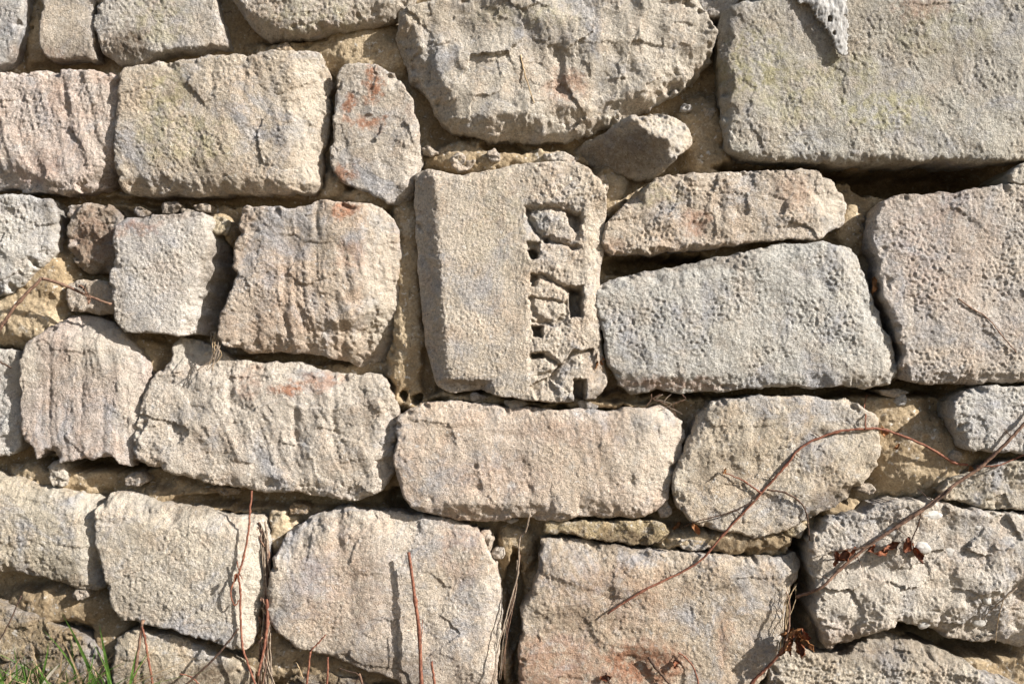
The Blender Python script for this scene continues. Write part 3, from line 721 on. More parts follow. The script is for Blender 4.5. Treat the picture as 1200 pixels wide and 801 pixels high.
fx, fy, fh = gx.ravel()[used], gy.ravel()[used], mh.ravel()[used]
mo = mesh_from('mortar', np.stack([PX(fx), -fh / 1000, PZ(fy)], 1), [remap[quads]], M_MORTAR, wall)
at = mo.data.attributes.new('stain_shading', 'FLOAT_VECTOR', 'POINT')
at.data.foreach_set('vector', stain_shading_at(fx.astype(np.float32), fy.astype(np.float32)).ravel())
mo['label'] = 'crumbling sandy lime mortar filling the joints'
MORT = (xs, ys, mh)


def surf_h(x, y):
    j = min(np.searchsorted(xs, x), len(xs) - 1); i = min(np.searchsorted(ys, y), len(ys) - 1)
    return max(front_h(x, y), float(mh[i, j]))


# rubble core behind the facing
def box(name, x0, x1, y0, y1, z0, z1, mat, parent=None):
    v = [(x, y, z) for x in (x0, x1) for y in (y0, y1) for z in (z0, z1)]
    f = [(0, 1, 3, 2), (4, 6, 7, 5), (0, 4, 5, 1), (2, 3, 7, 6), (0, 2, 6, 4), (1, 5, 7, 3)]
    return mesh_from(name, v, [np.array(f)], mat, parent, smooth=False)


box('rubble_core', float(PX(-556)), float(PX(1796)), 0.27, 0.60, -0.06, float(PZ(-352)), M_CORE, wall)


# pebbles bedded in the knobbly block
def ellipsoid(rx, ry, rz, seed, nu=14, nv=9):
    v = []; f = []
    for i in range(nv + 1):
        t = math.pi * i / nv
        for j in range(nu):
            p = 2 * math.pi * j / nu
            q = 1 + .16 * float(perlin(np.array([math.cos(p) * 1.3 + seed]), np.array([math.sin(p) * 1.3 + math.cos(t) * 1.5]))[0])
            v.append((rx * q * math.sin(t) * math.cos(p), rz * q * math.cos(t), ry * q * math.sin(t) * math.sin(p)))
    for i in range(nv):
        for j in range(nu):
            f.append((i * nu + j, i * nu + (j + 1) % nu, (i + 1) * nu + (j + 1) % nu, (i + 1) * nu + j))
    return v, [np.array(f)]


for s in STONES:
    for k, (x, y, rx, ry) in enumerate(s['pebbles']):
        v, f = ellipsoid(rx * S, ry * S, 0.005, k * 3.1)
        o = mesh_from('pebble', v, f, M_PEBBLE, s['obj'])
        o.location = P(x, y, front_h(x, y) - 3.3) - s['obj'].location
        o.rotation_euler = (0, random.uniform(-.5, .5), 0)

# ------------------------------------------------------------------ ground
n = 90
gxx = np.linspace(-1, 1, n); gxx = np.sign(gxx) * (np.abs(gxx) ** 3) * 60
gyy = -0.0 - (np.linspace(0, 1, n) ** 3) * 60 + .10
X, Y = np.meshgrid(gxx, gyy)
Z = .012 * fbm(X * 1000, Y * 1000, 180, 3, 301) * np.exp(-np.abs(Y) / 6) - .012
i_ = np.arange(n * n).reshape(n, n)
gq = np.stack([i_[:-1, :-1], i_[1:, :-1], i_[1:, 1:], i_[:-1, 1:]], -1).reshape(-1, 4)
g = mesh_from('ground', np.stack([X.ravel(), Y.ravel(), Z.ravel()], 1), [gq], M_EARTH)
tag(g, kind='structure')


# ------------------------------------------------------------------ twigs, vines, stalks
def catmull(pts, sub=8):
    p = [Vector(q) for q in pts]
    p = [p[0] * 2 - p[1]] + p + [p[-1] * 2 - p[-2]]
    o = []
    for i in range(1, len(p) - 2):
        for k in range(sub):
            t = k / sub
            a, b, c, d = p[i - 1], p[i], p[i + 1], p[i + 2]
            o.append(.5 * ((2 * b) + (c - a) * t + (2 * a - 5 * b + 4 * c - d) * t * t + (3 * b - a - 3 * c + d) * t ** 3))
    o.append(p[-2])
    return o


def tube(points, r0, r1, seed=0, sides=7, sub=8, knots=True, wob=.0006):
    pts = catmull(points, sub)
    n = len(pts)
    V = []; F = []
    up = Vector((0, 1, 0.13)).normalized()
    rs = random.Random(seed)
    for i, p in enumerate(pts):
        t = (pts[min(i + 1, n - 1)] - pts[max(i - 1, 0)]).normalized()
        s1 = t.cross(up).normalized(); s2 = s1.cross(t).normalized()
        f = i / (n - 1)
        r = r0 + (r1 - r0) * f
        if knots and i % (sub * 2) == sub: r *= 1.45
        r *= 1 + rs.uniform(-.08, .08)
        c = p + Vector((rs.uniform(-1, 1), rs.uniform(-1, 1), rs.uniform(-1, 1))) * wob * (0 if i == 0 else 1)
        for k in range(sides):
            a = 2 * math.pi * k / sides
            V.append(c + (s1 * math.cos(a) + s2 * math.sin(a)) * r)
    for i in range(n - 1):
        for k in range(sides):
            k2 = (k + 1) % sides
            F.append((i * sides + k, (i + 1) * sides + k, (i + 1) * sides + k2, i * sides + k2))
    T = [(0, k, (k + 1) % sides) for k in range(1, sides - 1)]
    e = (n - 1) * sides
    T += [(e, e + (k + 1) % sides, e + k) for k in range(1, sides - 1)]
    return V, [np.array(F), np.array(T)], pts


def lift(path, gap=4.0):
    """plan path -> points that lie gap mm proud of the wall; a third value sets the gap at that point, a 4th 'abs' an absolute height"""
    o = []
    for q in path:
        if len(q) == 4: o.append(P(q[0], q[1], q[2]))
        else: o.append(P(q[0], q[1], surf_h(q[0], q[1]) + (q[2] if len(q) == 3 else gap)))
    return o


def smooth_lift(path, gap=4.0):
    pts = lift(path, gap)
    ys_ = [p.y for p in pts]
    for _ in range(2):
        ys_ = [min(ys_[i], (ys_[max(i - 1, 0)] + ys_[i] + ys_[min(i + 1, len(ys_) - 1)]) / 3) for i in range(len(ys_))]
    for p, yv in zip(pts, ys_): p.y = yv
    return pts


def branch(name, path, r0, r1, mat, parent=None, gap=4.0, seed=0, **kw):
    """r in plan units"""
    pts = smooth_lift(path, gap)
    o_ = pts[0].copy()
    V, F, c = tube([p - o_ for p in pts], r0 * S, r1 * S, seed, **kw)
    base = Vector((0, 0, 0))
    o = mesh_from(name, V, F, mat, parent)
    o.location = o_ - (parent.location if parent else base)
    return o


def leaf_mesh(L, W, curl, seed):
    rs = random.Random(seed)
    nu, nv = 9, 7
    V = []; F = []
    tw = rs.uniform(-1.2, 1.2)
    for i in range(nu):
        u = i / (nu - 1)
        w = W * (math.sin(math.pi * min(1, u ** .8)) ** .8 + .04) * (1 + .45 * rs.uniform(-1, 1) * (0 < i < nu - 1))
        for j in range(nv):
            v = j / (nv - 1) * 2 - 1
            ph = v * curl * (1.0 + .5 * u)
            lx = w * math.sin(ph) / max(curl, .1); ly = w * (1 - math.cos(ph)) / max(curl, .1)
            a = tw * u
            cx = lx * math.cos(a) - ly * math.sin(a); cy = lx * math.sin(a) + ly * math.cos(a)
            V.append((cx + .06 * L * math.sin(3 * u + seed), -cy - .25 * L * u * u + rs.uniform(-.05, .05) * L + .10 * L * math.sin(7 * u + 2 * v + seed), -L * u + rs.uniform(-.05, .05) * L))
    for i in range(nu - 1):
        for j in range(nv - 1): F.append((i * nv + j, i * nv + j + 1, (i + 1) * nv + j + 1, (i + 1) * nv + j))
    # thickness
    n = len(V); th = .0005
    V2 = [(x, y + th, z) for x, y, z in V]
    F2 = [tuple(n + k for k in reversed(f)) for f in F]
    rim = [(i * nv, (i + 1) * nv) for i in range(nu - 1)] + [((nu - 1) * nv + j, (nu - 1) * nv + j + 1) for j in range(nv - 1)] + \
          [((i + 1) * nv + nv - 1, i * nv + nv - 1) for i in range(nu - 1)] + [(j + 1, j) for j in range(nv - 1)]
    F3 = [(b, a, n + a, n + b) for a, b in rim]
    return V + V2, [np.array(F + F2 + F3)]


def leaf(x, y, L, W, ang, parent, seed, mat=None, gap=8, curl=1.5, h=None, pitch=0.0):
    V, F = leaf_mesh(L * S, W * S, curl, seed)
    o = mesh_from('dry_leaf', V, F, mat or M_LEAF, parent)
    o.scale = (.88, .88, .88)
    o.location = P(x, y, surf_h(x, y) + gap if h is None else h) - (parent.location if parent else Vector())
    o.rotation_euler = (pitch, math.radians(ang), random.uniform(-.7, .7))
    return o


def thing(name, x, y, label, cat, group=None, h=0):
    t = empty(name, P(x, y, h)); tag(t, label, cat, group); return t


# --- long thin red vine across the round block
v = thing('vine', 1140, 545, 'long thin reddish vine arching over the rounded block to the tan block below', 'vine', h=30)
branch('stem', [(1140, 546, 5), (1121, 542, 8), (1083, 521, 20), (1039, 504, 8), (1013, 502, 4), (980, 506, 3), (941, 522, 3), (921, 544, 4), (890, 579, 4), (848, 625, 6), (815, 660, 8), (753, 690, 7), (711, 717, 7)], 1.6, 1.2, M_RED, v, seed=1)
branch('side_shoot', [(891, 577, 6), (874, 565, 5), (860, 558, 5), (846, 552, 4)], 1.1, .5, M_RED, v, seed=2, sides=6)
branch('side_shoot', [(898, 573, 6), (920, 577, 5), (938, 589, 5), (945, 603, 6), (947, 620, 9), (948, 632, 6)], 1.2, .7, M_DARK, v, seed=3, sides=6)
branch('side_shoot', [(885, 585, 7), (860, 597, 8), (830, 606, 8), (812, 611, 8), (801, 620, 14)], 1.0, .5, M_DARK, v, seed=4, sides=6)
branch('side_shoot', [(1013, 502, 6), (1014, 488, 5), (1019, 475, 8), (1026, 464, 6)], 1.0, .5, M_RED, v, seed=5, sides=6)
for k, (x, y, dx, dy) in enumerate([(1060, 511, 5, -9), (960, 511, -9, -5), (932, 531, 8, 6), (868, 603, -8, -7), (832, 642, 9, 4), (786, 674, -4, -9), (735, 702, 6, 7), (905, 561, -9, -3)]):
    branch('rootlet', [(x, y, 4), (x + dx * .5, y + dy * .6, 4), (x + dx, y + dy, 2)], .7, .3, M_DARK, v, seed=400 + k, sides=5)
for k, (x, y, L, W, a) in enumerate([(802, 616, 20, 5, 25), (811, 612, 17, 5, -25), (1040, 500, 15, 6, 5), (850, 548, 10, 4, 60)]):
    leaf(x, y, L, W, a, v, 40 + k, M_LEAFO, gap=10)
# --- thick twig, lower right
t = thing('twig', 1230, 458, 'thick brown twig slanting across the lower right corner with dead leaves', 'twig', h=60)
branch('stem', [(1232, 457, 20), (1200, 489, 14), (1172, 519, 14), (1145, 546, 22), (1108, 572, 20), (1072, 598, 7), (1017, 634, 7), (980, 664, 8), (958, 684, 12), (934, 699, 30)], 2.1, 1.7, M_TWIG, t, seed=6, sides=9)
branch('side_shoot', [(1110, 571, 20), (1085, 590, 9), (1060, 603, 8), (1040, 618, 9)], 1.5, .9, M_DARK, t, seed=7)
branch('side_shoot', [(1072, 598, 16), (1069, 612, 14), (1062, 628, 14), (1061, 640, 16)], 1.0, .6, M_DARK, t, seed=8)
branch('side_shoot', [(1022, 630, 16), (1005, 638, 14), (985, 640, 12), (970, 643, 12)], 1.0, .6, M_DARK, t, seed=9)
branch('side_shoot', [(1145, 546, 22), (1165, 545, 18), (1185, 538, 14), (1202, 528, 14)], 1.0, .6, M_RED, t, seed=10)
for k, (x, y, L, W, a) in enumerate([(1060, 626, 22, 8, 30), (1064, 632, 30, 6, -18), (1050, 633, 26, 7, 70), (1036, 640, 24, 6, 80), (975, 642, 20, 9, 20), (985, 640, 16, 8, -20), (1000, 638, 14, 5, 40), (1022, 636, 14, 5, 60), (1146, 548, 14, 5, -10)]):
    leaf(x, y, L, W, a, t, 60 + k, M_LEAF if k < 8 else M_LEAFO, gap=9)
for k, (x, y, dx, dy) in enumerate([(1180, 510, -8, -7), (1090, 585, -7, -9), (1045, 616, 9, 7), (1000, 649, 4, 10), (968, 675, -9, -4)]):
    branch('side_shoot', [(x, y, 14), (x + dx * .6, y + dy * .5, 14), (x + dx * 1.3, y + dy * 1.3, 12)], .8, .4, M_DARK, t, seed=420 + k, sides=5)
# --- withered leaf ball
t = thing('withered_vine', 868, 815, 'withered vine shoot ending in a crumpled ball of dead orange leaves beside a dark crack', 'vine', h=30)
branch('stem', [(866, 818, 10), (880, 795, 10), (897, 776, 9), (914, 752, 40)], 2.0, 1.5, M_RED, t, seed=11)
branch('side_shoot', [(914, 752, 40), (921, 725, 30), (922, 700, 18), (919, 692, 10)], 1.2, .6, M_TWIG, t, seed=12)
for k in range(15):
    a = random.uniform(-70, 70)
    leaf(926 + random.uniform(-9, 9), 734 + random.uniform(-6, 14), random.uniform(16, 26), random.uniform(5, 8), a, t, 80 + k, M_LEAFO if k % 4 else M_LEAF, h=44 + random.uniform(-8, 14), curl=1.9)
for k in range(6):
    branch('dry_fibre', [(918 + random.uniform(-6, 8), 760, 20), (915 + random.uniform(-4, 10), 735, 18), (922 + random.uniform(-8, 12), 705, 14), (928 + random.uniform(-8, 10), 685, 10)], .5, .3, M_STRAW, t, seed=90 + k, sides=5, knots=False)
# --- upright stalks
t = thing('dead_stalk', 496, 845, 'tall straight red-brown dead stalk standing against the big pale block', 'stalk', h=40)
branch('stem', [(498, 852, 42, 'a'), (495, 801, 43, 'a'), (493, 746, 43, 'a'), (488, 701, 42, 'a'), (480, 644, 39, 'a')], 2.6, 1.9, M_RED, t, seed=13)
branch('bark_strip', [(494, 760, 50, 'a'), (496, 735, 54, 'a'), (497, 720, 56, 'a')], .7, .4, M_RED, t, seed=14, sides=5)
t = thing('dead_stalk', 511, 845, 'short red-brown stub right of the tall straight stalk', 'stalk', h=40)
branch('stem', [(513, 846, 44, 'a'), (511, 801, 48, 'a'), (507, 769, 50, 'a')], 1.9, 1.4, M_RED, t, seed=15)
t = thing('dead_stalk', 163, 845, 'dark forked stalk rising out of the grass in the lower left', 'stalk', h=50)
branch('stem', [(160, 846, 50, 'a'), (164, 801, 54, 'a'), (168, 765, 56, 'a'), (175, 720, 56, 'a')], 2.6, 1.6, M_TWIG, t, seed=16)
branch('side_shoot', [(190, 840, 50, 'a'), (186, 800, 54, 'a'), (181, 765, 56, 'a'), (177, 738, 58, 'a'), (174, 728, 58, 'a')], 1.6, 1.2, M_RED, t, seed=17)
t = thing('dead_stalk', 362, 845, 'small forked reddish stalk below the big pale block', 'stalk', h=40)
branch('stem', [(360, 846, 44, 'a'), (362, 801, 46, 'a'), (367, 757, 48, 'a')], 1.5, 1.2, M_RED, t, seed=18)
branch('side_shoot', [(367, 757, 48, 'a'), (376, 748, 50, 'a'), (385, 738, 50, 'a')], 1.1, .7, M_RED, t, seed=19)
branch('side_shoot', [(358, 790, 46, 'a'), (353, 776, 46, 'a'), (350, 771, 46, 'a')], .7, .4, M_STRAW, t, seed=20)
t = thing('dead_stalk', 387, 845, 'short straight red stub right of the small forked stalk', 'stalk', h=40)
branch('stem', [(386, 846, 44, 'a'), (386, 801, 46, 'a'), (387, 765, 46, 'a')], 1.5, 1.1, M_RED, t, seed=21)
t = thing('dead_stalk', 428, 845, 'crooked thin brown stub under the lower edge of the big pale block', 'stalk', h=40)
branch('stem', [(431, 846, 40, 'a'), (427, 801, 44, 'a'), (423, 784, 44, 'a')], 1.9, 1.2, M_TWIG, t, seed=22)
branch('side_shoot', [(416, 846, 44, 'a'), (418, 800, 44, 'a'), (422, 786, 45, 'a'), (400, 778, 46, 'a')], .8, .5, M_DARK, t, seed=23)
# --- hanging red tendril and the dry bundle
t = thing('vine_tendril', 296, 576, 'thin red tendril with a small loop hanging down the block left of the bundle', 'vine', h=30)
branch('stem', [(296, 574, 26, 'a'), (294, 598, 30, 'a'), (293, 620, 34, 'a'), (288, 650, 36, 'a'), (282, 672, 37, 'a'), (284, 688, 36, 'a'), (284, 716, 36, 'a'), (286, 752, 36, 'a'), (294, 778, 36, 'a'), (306, 812, 38, 'a')], 1.2, 1.3, M_RED, t, seed=24)
branch('loop', [(282, 670, 38, 'a'), (275, 684, 41, 'a'), (274, 695, 42, 'a'), (278, 706, 40, 'a'), (283, 700, 38, 'a')], 1.0, .8, M_RED, t, seed=25)
branch('side_shoot', [(280, 655, 37, 'a'), (283, 668, 38, 'a'), (287, 676, 39, 'a')], .7, .5, M_RED, t, seed=26)
leaf(282, 668, 11, 4, 20, t, 99, M_LEAF, h=48)
t = thing('dry_vine_bundle', 312, 625, 'bundle of dry brown vine strands hanging in the joint left of the big pale block', 'vine', h=20)
rs = random.Random(5)
for k in range(13):
    q = lambda s_: rs.uniform(-s_, s_)
    x0 = 300 + rs.uniform(0, 10)
    branch('strand', [(x0, 618 + q(8), 2 + q(4), 'a'), (308 + q(4), 640 + q(5), 4 + q(5), 'a'), (311 + q(4), 680, 6 + q(6), 'a'), (311 + q(5), 725, 8 + q(7), 'a'), (310 + q(6), 760, 12 + q(8), 'a'), (314 + q(14), 812, 26 + q(8), 'a')],
           rs.uniform(.6, 1.3), rs.uniform(.4, .9), [M_GREY, M_TWIG, M_DARK, M_GREY][k % 4], t, seed=100 + k, sides=5, knots=False)
branch('strand', [(298, 621, 4, 'a'), (303, 633, 8, 'a'), (308, 642, 10, 'a')], 1.1, .8, M_TWIG, t, seed=120)
branch('strand', [(312, 702, 16, 'a'), (313, 730, 18, 'a'), (309, 762, 20, 'a'), (303, 790, 30, 'a')], 2.0, 1.4, M_RED, t, seed=121)
for k in range(8):
    leaf(308 + rs.uniform(-7, 7), 700 + k * 11, rs.uniform(10, 18), rs.uniform(2, 4), rs.uniform(-40, 40), t, 130 + k, M_GREY if k % 2 else M_TWIG, h=14 + rs.uniform(-4, 6), curl=1.8)
t = thing('twig', 283, 732, 'thin dark twig slanting from the looped tendril down to the ground', 'twig', h=44)
branch('stem', [(284, 731, 48, 'a'), (262, 759, 52, 'a'), (240, 781, 54, 'a'), (212, 806, 56, 'a'), (185, 840, 58, 'a')], 1.2, 1.3, M_DARK, t, seed=27)
branch('side_shoot', [(216, 783, 50, 'a'), (230, 787, 52, 'a'), (240, 797, 52, 'a'), (246, 806, 52, 'a')], .9, .6, M_RED, t, seed=28)
# --- left edge twigs
t = thing('twig', -10, 410, 'bent brown twig poking out of the wall at the left edge beside a tiny block', 'twig', h=30)
branch('stem', [(-14, 412, 40, 'a'), (0, 394, 44, 'a'), (14, 374, 46, 'a'), (30, 353, 46, 'a'), (55, 327, 44, 'a')], 2.6, 1.8, M_TWIG, t, seed=29)
branch('side_shoot', [(55, 327, 44, 'a'), (78, 334, 40, 'a'), (104, 346, 34, 'a'), (132, 357, 22, 'a')], 2.0, 1.3, M_TWIG, t, seed=30)
branch('side_shoot', [(-10, 386, 42, 'a'), (5, 386, 44, 'a'), (16, 376, 46, 'a')], 1.2, 1.0, M_DARK, t, seed=31)
for k in range(5): leaf(98 + k * 3, 334 + k * 3, 13, 3, -60 + 12 * k, t, 150 + k, M_TWIG, h=42, curl=1.8)
t = thing('twig', -5, 425, 'short black twig tip at the left edge below the bent twig', 'twig', h=20)
branch('stem', [(-30, 415, 22, 'a'), (-5, 421, 26, 'a'), (7, 427, 26, 'a'), (14, 431, 24, 'a')], 1.3, .9, M_DARK, t, seed=32)
leaf(-2, 438, 10, 5, 10, t, 160, M_LEAF, h=22)
t = thing('twig', -5, 775, 'thin dark twig leaning up above the grass in the lower left corner', 'twig', h=40)
branch('stem', [(-20, 806, 50, 'a'), (0, 758, 52, 'a'), (14, 734, 50, 'a'), (33, 694, 46, 'a')], 1.1, .7, M_DARK, t, seed=33)
t = thing('dry_roots', 254, 392, 'tangle of fine dry roots hanging between two blocks above the long cream one', 'roots', h=10)
for k in range(9):
    x = 246 + rs.uniform(0, 12)
    branch('root', [(x, 388, 5, 'a'), (x + rs.uniform(-3, 6), 402, 20 + rs.uniform(0, 10), 'a'), (x + rs.uniform(-8, 10), 416, 30 + rs.uniform(0, 8), 'a'), (x + rs.uniform(-20, 6), 434, 34 + rs.uniform(0, 5), 'a')], .55, .3, M_GREY if k % 3 else M_STRAW, t, seed=200 + k, sides=5, knots=False)
t = thing('dry_tendril', 620, 600, 'grey dry tendril hanging in the crack between the big pale block and the tan block', 'vine', h=20)
branch('stem', [(621, 601, 28, 'a'), (616, 622, 16, 'a'), (609, 632, 10, 'a'), (607, 672, 8, 'a'), (598, 705, 6, 'a'), (590, 735, 18, 'a'), (581, 772, 34, 'a'), (579, 812, 38, 'a')], 1.1, .7, M_GREY, t, seed=34)
for k in range(4):
    branch('strand', [(608 + rs.uniform(-5, 3), 660 + rs.uniform(-10, 10), 4, 'a'), (600 + rs.uniform(-5, 5), 700, 6, 'a'), (594 + rs.uniform(-4, 4), 740, 10, 'a'), (587 + rs.uniform(-5, 5), 795, 26, 'a')], .55, .3, M_GREY if k % 2 else M_TWIG, t, seed=220 + k, sides=5, knots=False)
# --- bottom centre bits
t = thing('twig', 760, 768, 'blackened twig lying against the rusty patch of the tan block', 'twig', h=30)
branch('stem', [(759, 768, 3), (768, 780, 6), (778, 792, 8), (792, 810, 10), (800, 840, 12)], 1.9, 1.2, M_DARK, t, seed=35)
t = thing('twig', 712, 800, 'dark dead stub with a curled leaf at the bottom edge of the tan block', 'twig', h=30)
branch('stem', [(730, 846, 16), (718, 806, 10), (713, 796, 8), (710, 786, 6)], 1.5, 1.0, M_DARK, t, seed=36)
leaf(716, 790, 16, 7, 70, t, 170, M_LEAF, gap=8)
t = thing('vine_sprig', 820, 806, 'small curved red sprig with one dark leaf on the tan block', 'vine', h=30)
branch('stem', [(824, 840, 16), (818, 802, 8), (812, 780, 7), (802, 768, 7), (794, 763, 5)], 1.2, .7, M_RED, t, seed=37)
branch('side_shoot', [(796, 764, 6), (792, 770, 8), (789, 774, 8)], .6, .4, M_DARK, t, seed=38)
leaf(790, 771, 11, 6, 12, t, 171, M_LEAF, gap=6)
# --- hairline twigs and leaves lodged on the stones
t = thing('twig', 1119, 350, 'hair-thin brown twig stuck to the coarse block at the right edge', 'twig', h=40)
branch('stem', [(1119, 350, 1.5), (1134, 361, 2), (1152, 372, 2), (1168, 390, 2), (1187, 413, 2)], .9, .6, M_TWIG, t, seed=39, sides=5)
t = thing('twig', 1188, 690, 'faint curved twig on the knobbly block near the right edge', 'twig', h=40)
branch('stem', [(1192, 688, 4), (1178, 700, 5), (1165, 715, 5), (1155, 728, 4)], 1.0, .6, M_GREY, t, seed=40, sides=5)
branch('side_shoot', [(1176, 702, 5), (1176, 730, 6), (1177, 760, 6)], .6, .4, M_STRAW, t, seed=41, sides=5)
t = thing('straw', 611, 68, 'single curved straw on the large broken block at the top', 'straw', h=40)
branch('stem', [(610, 66, 2), (614, 85, 2), (620, 105, 2), (626, 123, 2)], .9, .6, M_STRAW, t, seed=42, sides=5, knots=False)
for (x, y, L, W, a, lab, h) in [(1026, 324, 24, 6, 5, 'dry orange leaf caught in the crack left of the coarse block', 8), (703, 410, 26, 8, 20, 'dry orange leaf caught beside the carved block', 16), (1056, 520, 10, 4, 50, 'tiny dry leaf on the mortar under the arching vine', 12)]:
    o = leaf(x, y, L, W, a, None, int(x), M_LEAFO, h=h); tag(o, lab, 'leaf')
t = thing('dry_roots', 740, 466, 'wisps of fine dry roots in the gap under the long flat block', 'roots', h=-20)
for k in range(5):
    x = 715 + rs.uniform(0, 90)
    branch('root', [(x, 462, 8, 'a'), (x + rs.uniform(-8, 8), 468, 8, 'a'), (x + rs.uniform(-14, 14), 474, 10, 'a'), (x + rs.uniform(-20, 20), 480 + rs.uniform(-4, 8), 14, 'a')], .5, .25, M_GREY if k % 2 else M_TWIG, t, seed=240 + k, sides=5, knots=False)

# --- torn fibrous scrap hanging from the top
def scrap():
    poly = chaikin([(880, -50), (896, -16), (920, -2), (943, 9), (953, 20), (960, 32), (967, 43), (976, 55), (978, 68), (985, 70), (992, 65), (991, 45), (991, 33), (989, 17), (991, 0), (1000, -14), (1010, -50)], 2, .2)
    stp = 1.1
    xs_ = np.arange(876, 1014, stp); ys_ = np.arange(-52, 74, stp)
    gx, gy = np.meshgrid(xs_, ys_)
    d = poly_sdf(gx + 3.4 * fbm(gx, gy, 9, 3, 401, .6), gy + 3.4 * fbm(gx, gy, 9, 3, 402, .6), poly)
    for (hx, hy, hr) in [(969, 26, 2.4), (974, 42, 1.6)]:
        d = np.minimum(d, np.hypot(gx - hx, (gy - hy) * .7) - hr)
    k = d > 0
    h = 35 + 3 * fbm(gx, gy, 40, 2, 403) + 1.0 * fbm(gx * 2.2, gy * .6, 10, 2, 404) + 1.2 * fbm(gx, gy, 6, 2, 405) + 5 * np.exp(-((gx - (955 + gy * .45)) / 12) ** 2) + np.clip(-gy, 0, 50) * .35
    th = 1.5 + 1.6 * np.clip(d / 5, 0, 1)
    n = k.sum(); idx = -np.ones(gx.shape, dtype=np.int64); idx[k] = np.arange(n)
    a, b, c, e = idx[:-1, :-1], idx[:-1, 1:], idx[1:, 1:], idx[1:, :-1]
    q = np.stack([e, c, b, a], -1).reshape(-1, 4); q = q[(q >= 0).all(1)]
    ed = np.concatenate([np.stack([q[:, i], q[:, (i + 1) % 4]], 1) for i in range(4)])
    key = np.sort(ed, 1); key = key[:, 0] * 10 ** 6 + key[:, 1]
    _, inv, cn = np.unique(key, return_inverse=True, return_counts=True)
    be = ed[cn[inv] == 1]
    side = np.stack([be[:, 1], be[:, 0], be[:, 0] + n, be[:, 1] + n], 1)
    x, y, hf, t_ = gx[k], gy[k], h[k], th[k]
    Vf = np.stack([PX(x), -(hf + t_) / 1000, PZ(y)], 1); Vb = np.stack([PX(x), -(hf - t_) / 1000, PZ(y)], 1)
    o = mesh_from('torn_scrap', np.concatenate([Vf, Vb]), [q, q[:, ::-1] + n, side], M_SCRAP)
    tag(o, 'ragged grey-white fibrous scrap hanging down over the top edge of the flat grey block', 'scrap')


scrap()


# ------------------------------------------------------------------ grass at the foot of the wall
def blade(V, F, x, y0, h0, L, W, lean, out_, bend, seed, segs=7):
    rs = random.Random(seed)
    b = len(V); base = P(x, y0, h0)
    side = Vector((math.cos(out_), math.sin(out_) * .6, 0))
    for i in range(segs + 1):
        u = i / segs
        c = base + Vector((lean * L * u + bend * L * u * u, -.12 * L * u - .1 * L * u * u, L * u * (1 - .25 * abs(bend) * u))) * S
        w = W * S * (1 - u ** 2.2) * .5 + .0001
        V.append(c - side * w); V.append(c + Vector((0, .0012 * (1 - u), 0)) + side * 0); V.append(c + side * w)
    for i in range(segs):
        k = b + i * 3
        F.append((k, k + 1, k + 4, k + 3)); F.append((k + 1, k + 2, k + 5, k + 4))


def blade_obj(name, parent, mat, *a):
    V, F = [], []
    blade(V, F, *a)
    o0 = V[0].copy()
    o = mesh_from(name, [p - o0 for p in V], [np.array(F)], mat, parent)
    o.location = o0 - (parent.location if parent else Vector())
    return o


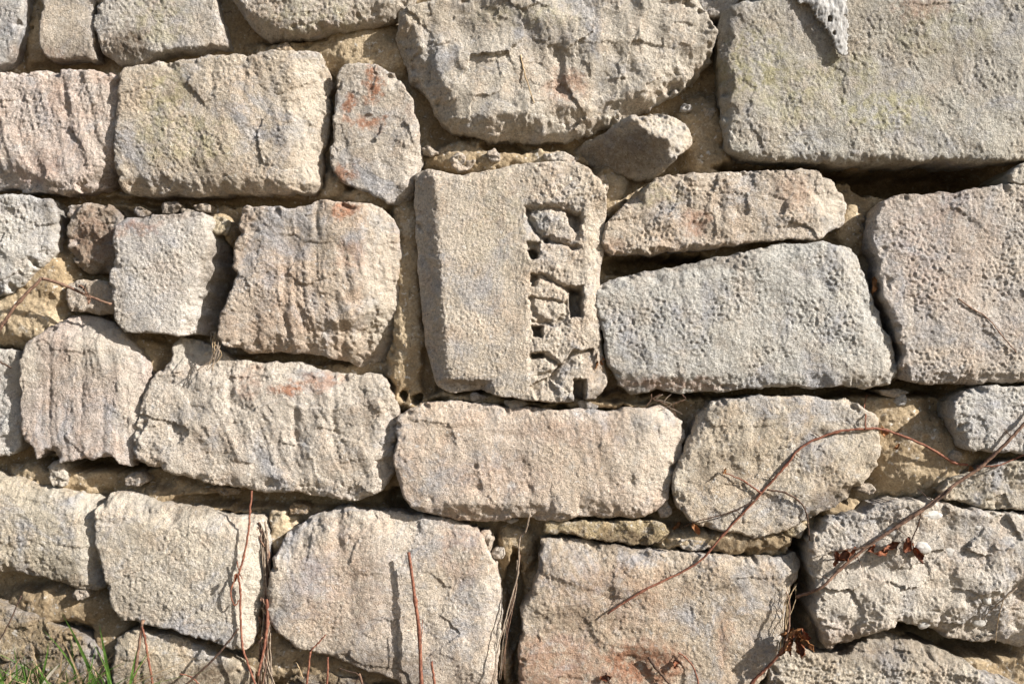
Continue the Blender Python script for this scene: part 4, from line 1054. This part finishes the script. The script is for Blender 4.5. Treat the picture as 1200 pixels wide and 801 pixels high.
rg = random.Random(9)
for mat, cnt, nm, lab in ((M_GREEN, 420, 'grass', 'short green grass along the foot of the wall'), (M_STRAW, 330, 'straw_grass', 'dry straw-coloured grass along the foot of the wall')):
    V, F = [], []
    for k in range(cnt):
        if k < cnt * .62: x = rg.uniform(-60, 165); L = rg.uniform(50, 118) * (1.0 if x < 130 else .7)
        else: x = rg.uniform(-400, 1600); L = rg.uniform(10, 38)
        blade(V, F, x, 850, rg.uniform(40, 110), L, rg.uniform(2.6, 5.2), rg.uniform(-.9, .9), rg.uniform(0, 6.28), rg.uniform(-1.0, 1.0), k)
    o = mesh_from(nm, V, [np.array(F)], mat); tag(o, kind='stuff'); o['label'] = lab
t = thing('grass_tuft', 135, 850, 'tuft of broad green grass blades left of the forked stalk', 'grass', h=80)
for k, (x, L, W, ln, bd) in enumerate([(138, 112, 6, -.15, -.12), (150, 95, 6, -.10, .02), (128, 100, 5, -.05, -.3), (160, 70, 5, .1, .1), (120, 80, 5, -.4, -.5), (145, 75, 5, .2, .25), (112, 66, 4, -.5, -.5), (155, 84, 4, .02, -.2), (168, 60, 4, .0, .3), (132, 60, 5, .3, .2)]):
    blade_obj('blade', t, M_GREEN, x, 850, 66 + 6 * (k % 4), L + 40, W, ln, .2 * k, bd, 300 + k)
t = thing('grass_tuft', 35, 850, 'tuft of narrow green and straw grass blades in the lower left corner', 'grass', h=80)
for k in range(16):
    blade_obj('blade', t, M_GREEN if k % 3 else M_STRAW, rg.uniform(0, 75), 850, 60 + 8 * (k % 5), rg.uniform(80, 125), rg.uniform(3, 4.5), rg.uniform(-.4, .4), .3 * k, rg.uniform(-.6, .6), 330 + k)
o = blade_obj('dry_grass', None, M_PALE, 52, 826, 80, 78, 7, .25, .1, .35, 350); tag(o, 'broad bleached dry blade leaning over the grass in the lower left', 'grass blade')
o = blade_obj('dry_grass', None, M_STRAW, 84, 836, 80, 92, 4, .02, .1, .12, 351); tag(o, 'narrow pale dry blade standing right of the broad bleached one', 'grass blade')
o = blade_obj('dry_grass', None, M_STRAW, 125, 850, 80, 128, 4, -.1, .1, -.12, 352); tag(o, 'long straw-brown dry blade beside the green tuft', 'grass blade')
GROUPS = {'dead_stalk': 'dead stalks along the foot of the wall', 'twig': 'thin twigs lodged on the wall', 'grass_tuft': 'grass tufts at the foot of the wall',
          'dry_roots': 'dry roots hanging from the joints', 'dry_grass': 'dry blades among the grass', 'dry_leaf': 'dry leaves caught on the wall'}
for o in scene.objects:
    if o.parent is None and o.get('category') and o.name.split('.')[0] in GROUPS: o['group'] = GROUPS[o.name.split('.')[0]]
print('TRIS', sum(sum(len(p.vertices) - 2 for p in o.data.polygons) if len(o.data.polygons) < 2000 else len(o.data.polygons) * 2 for o in scene.objects if o.type == 'MESH'))
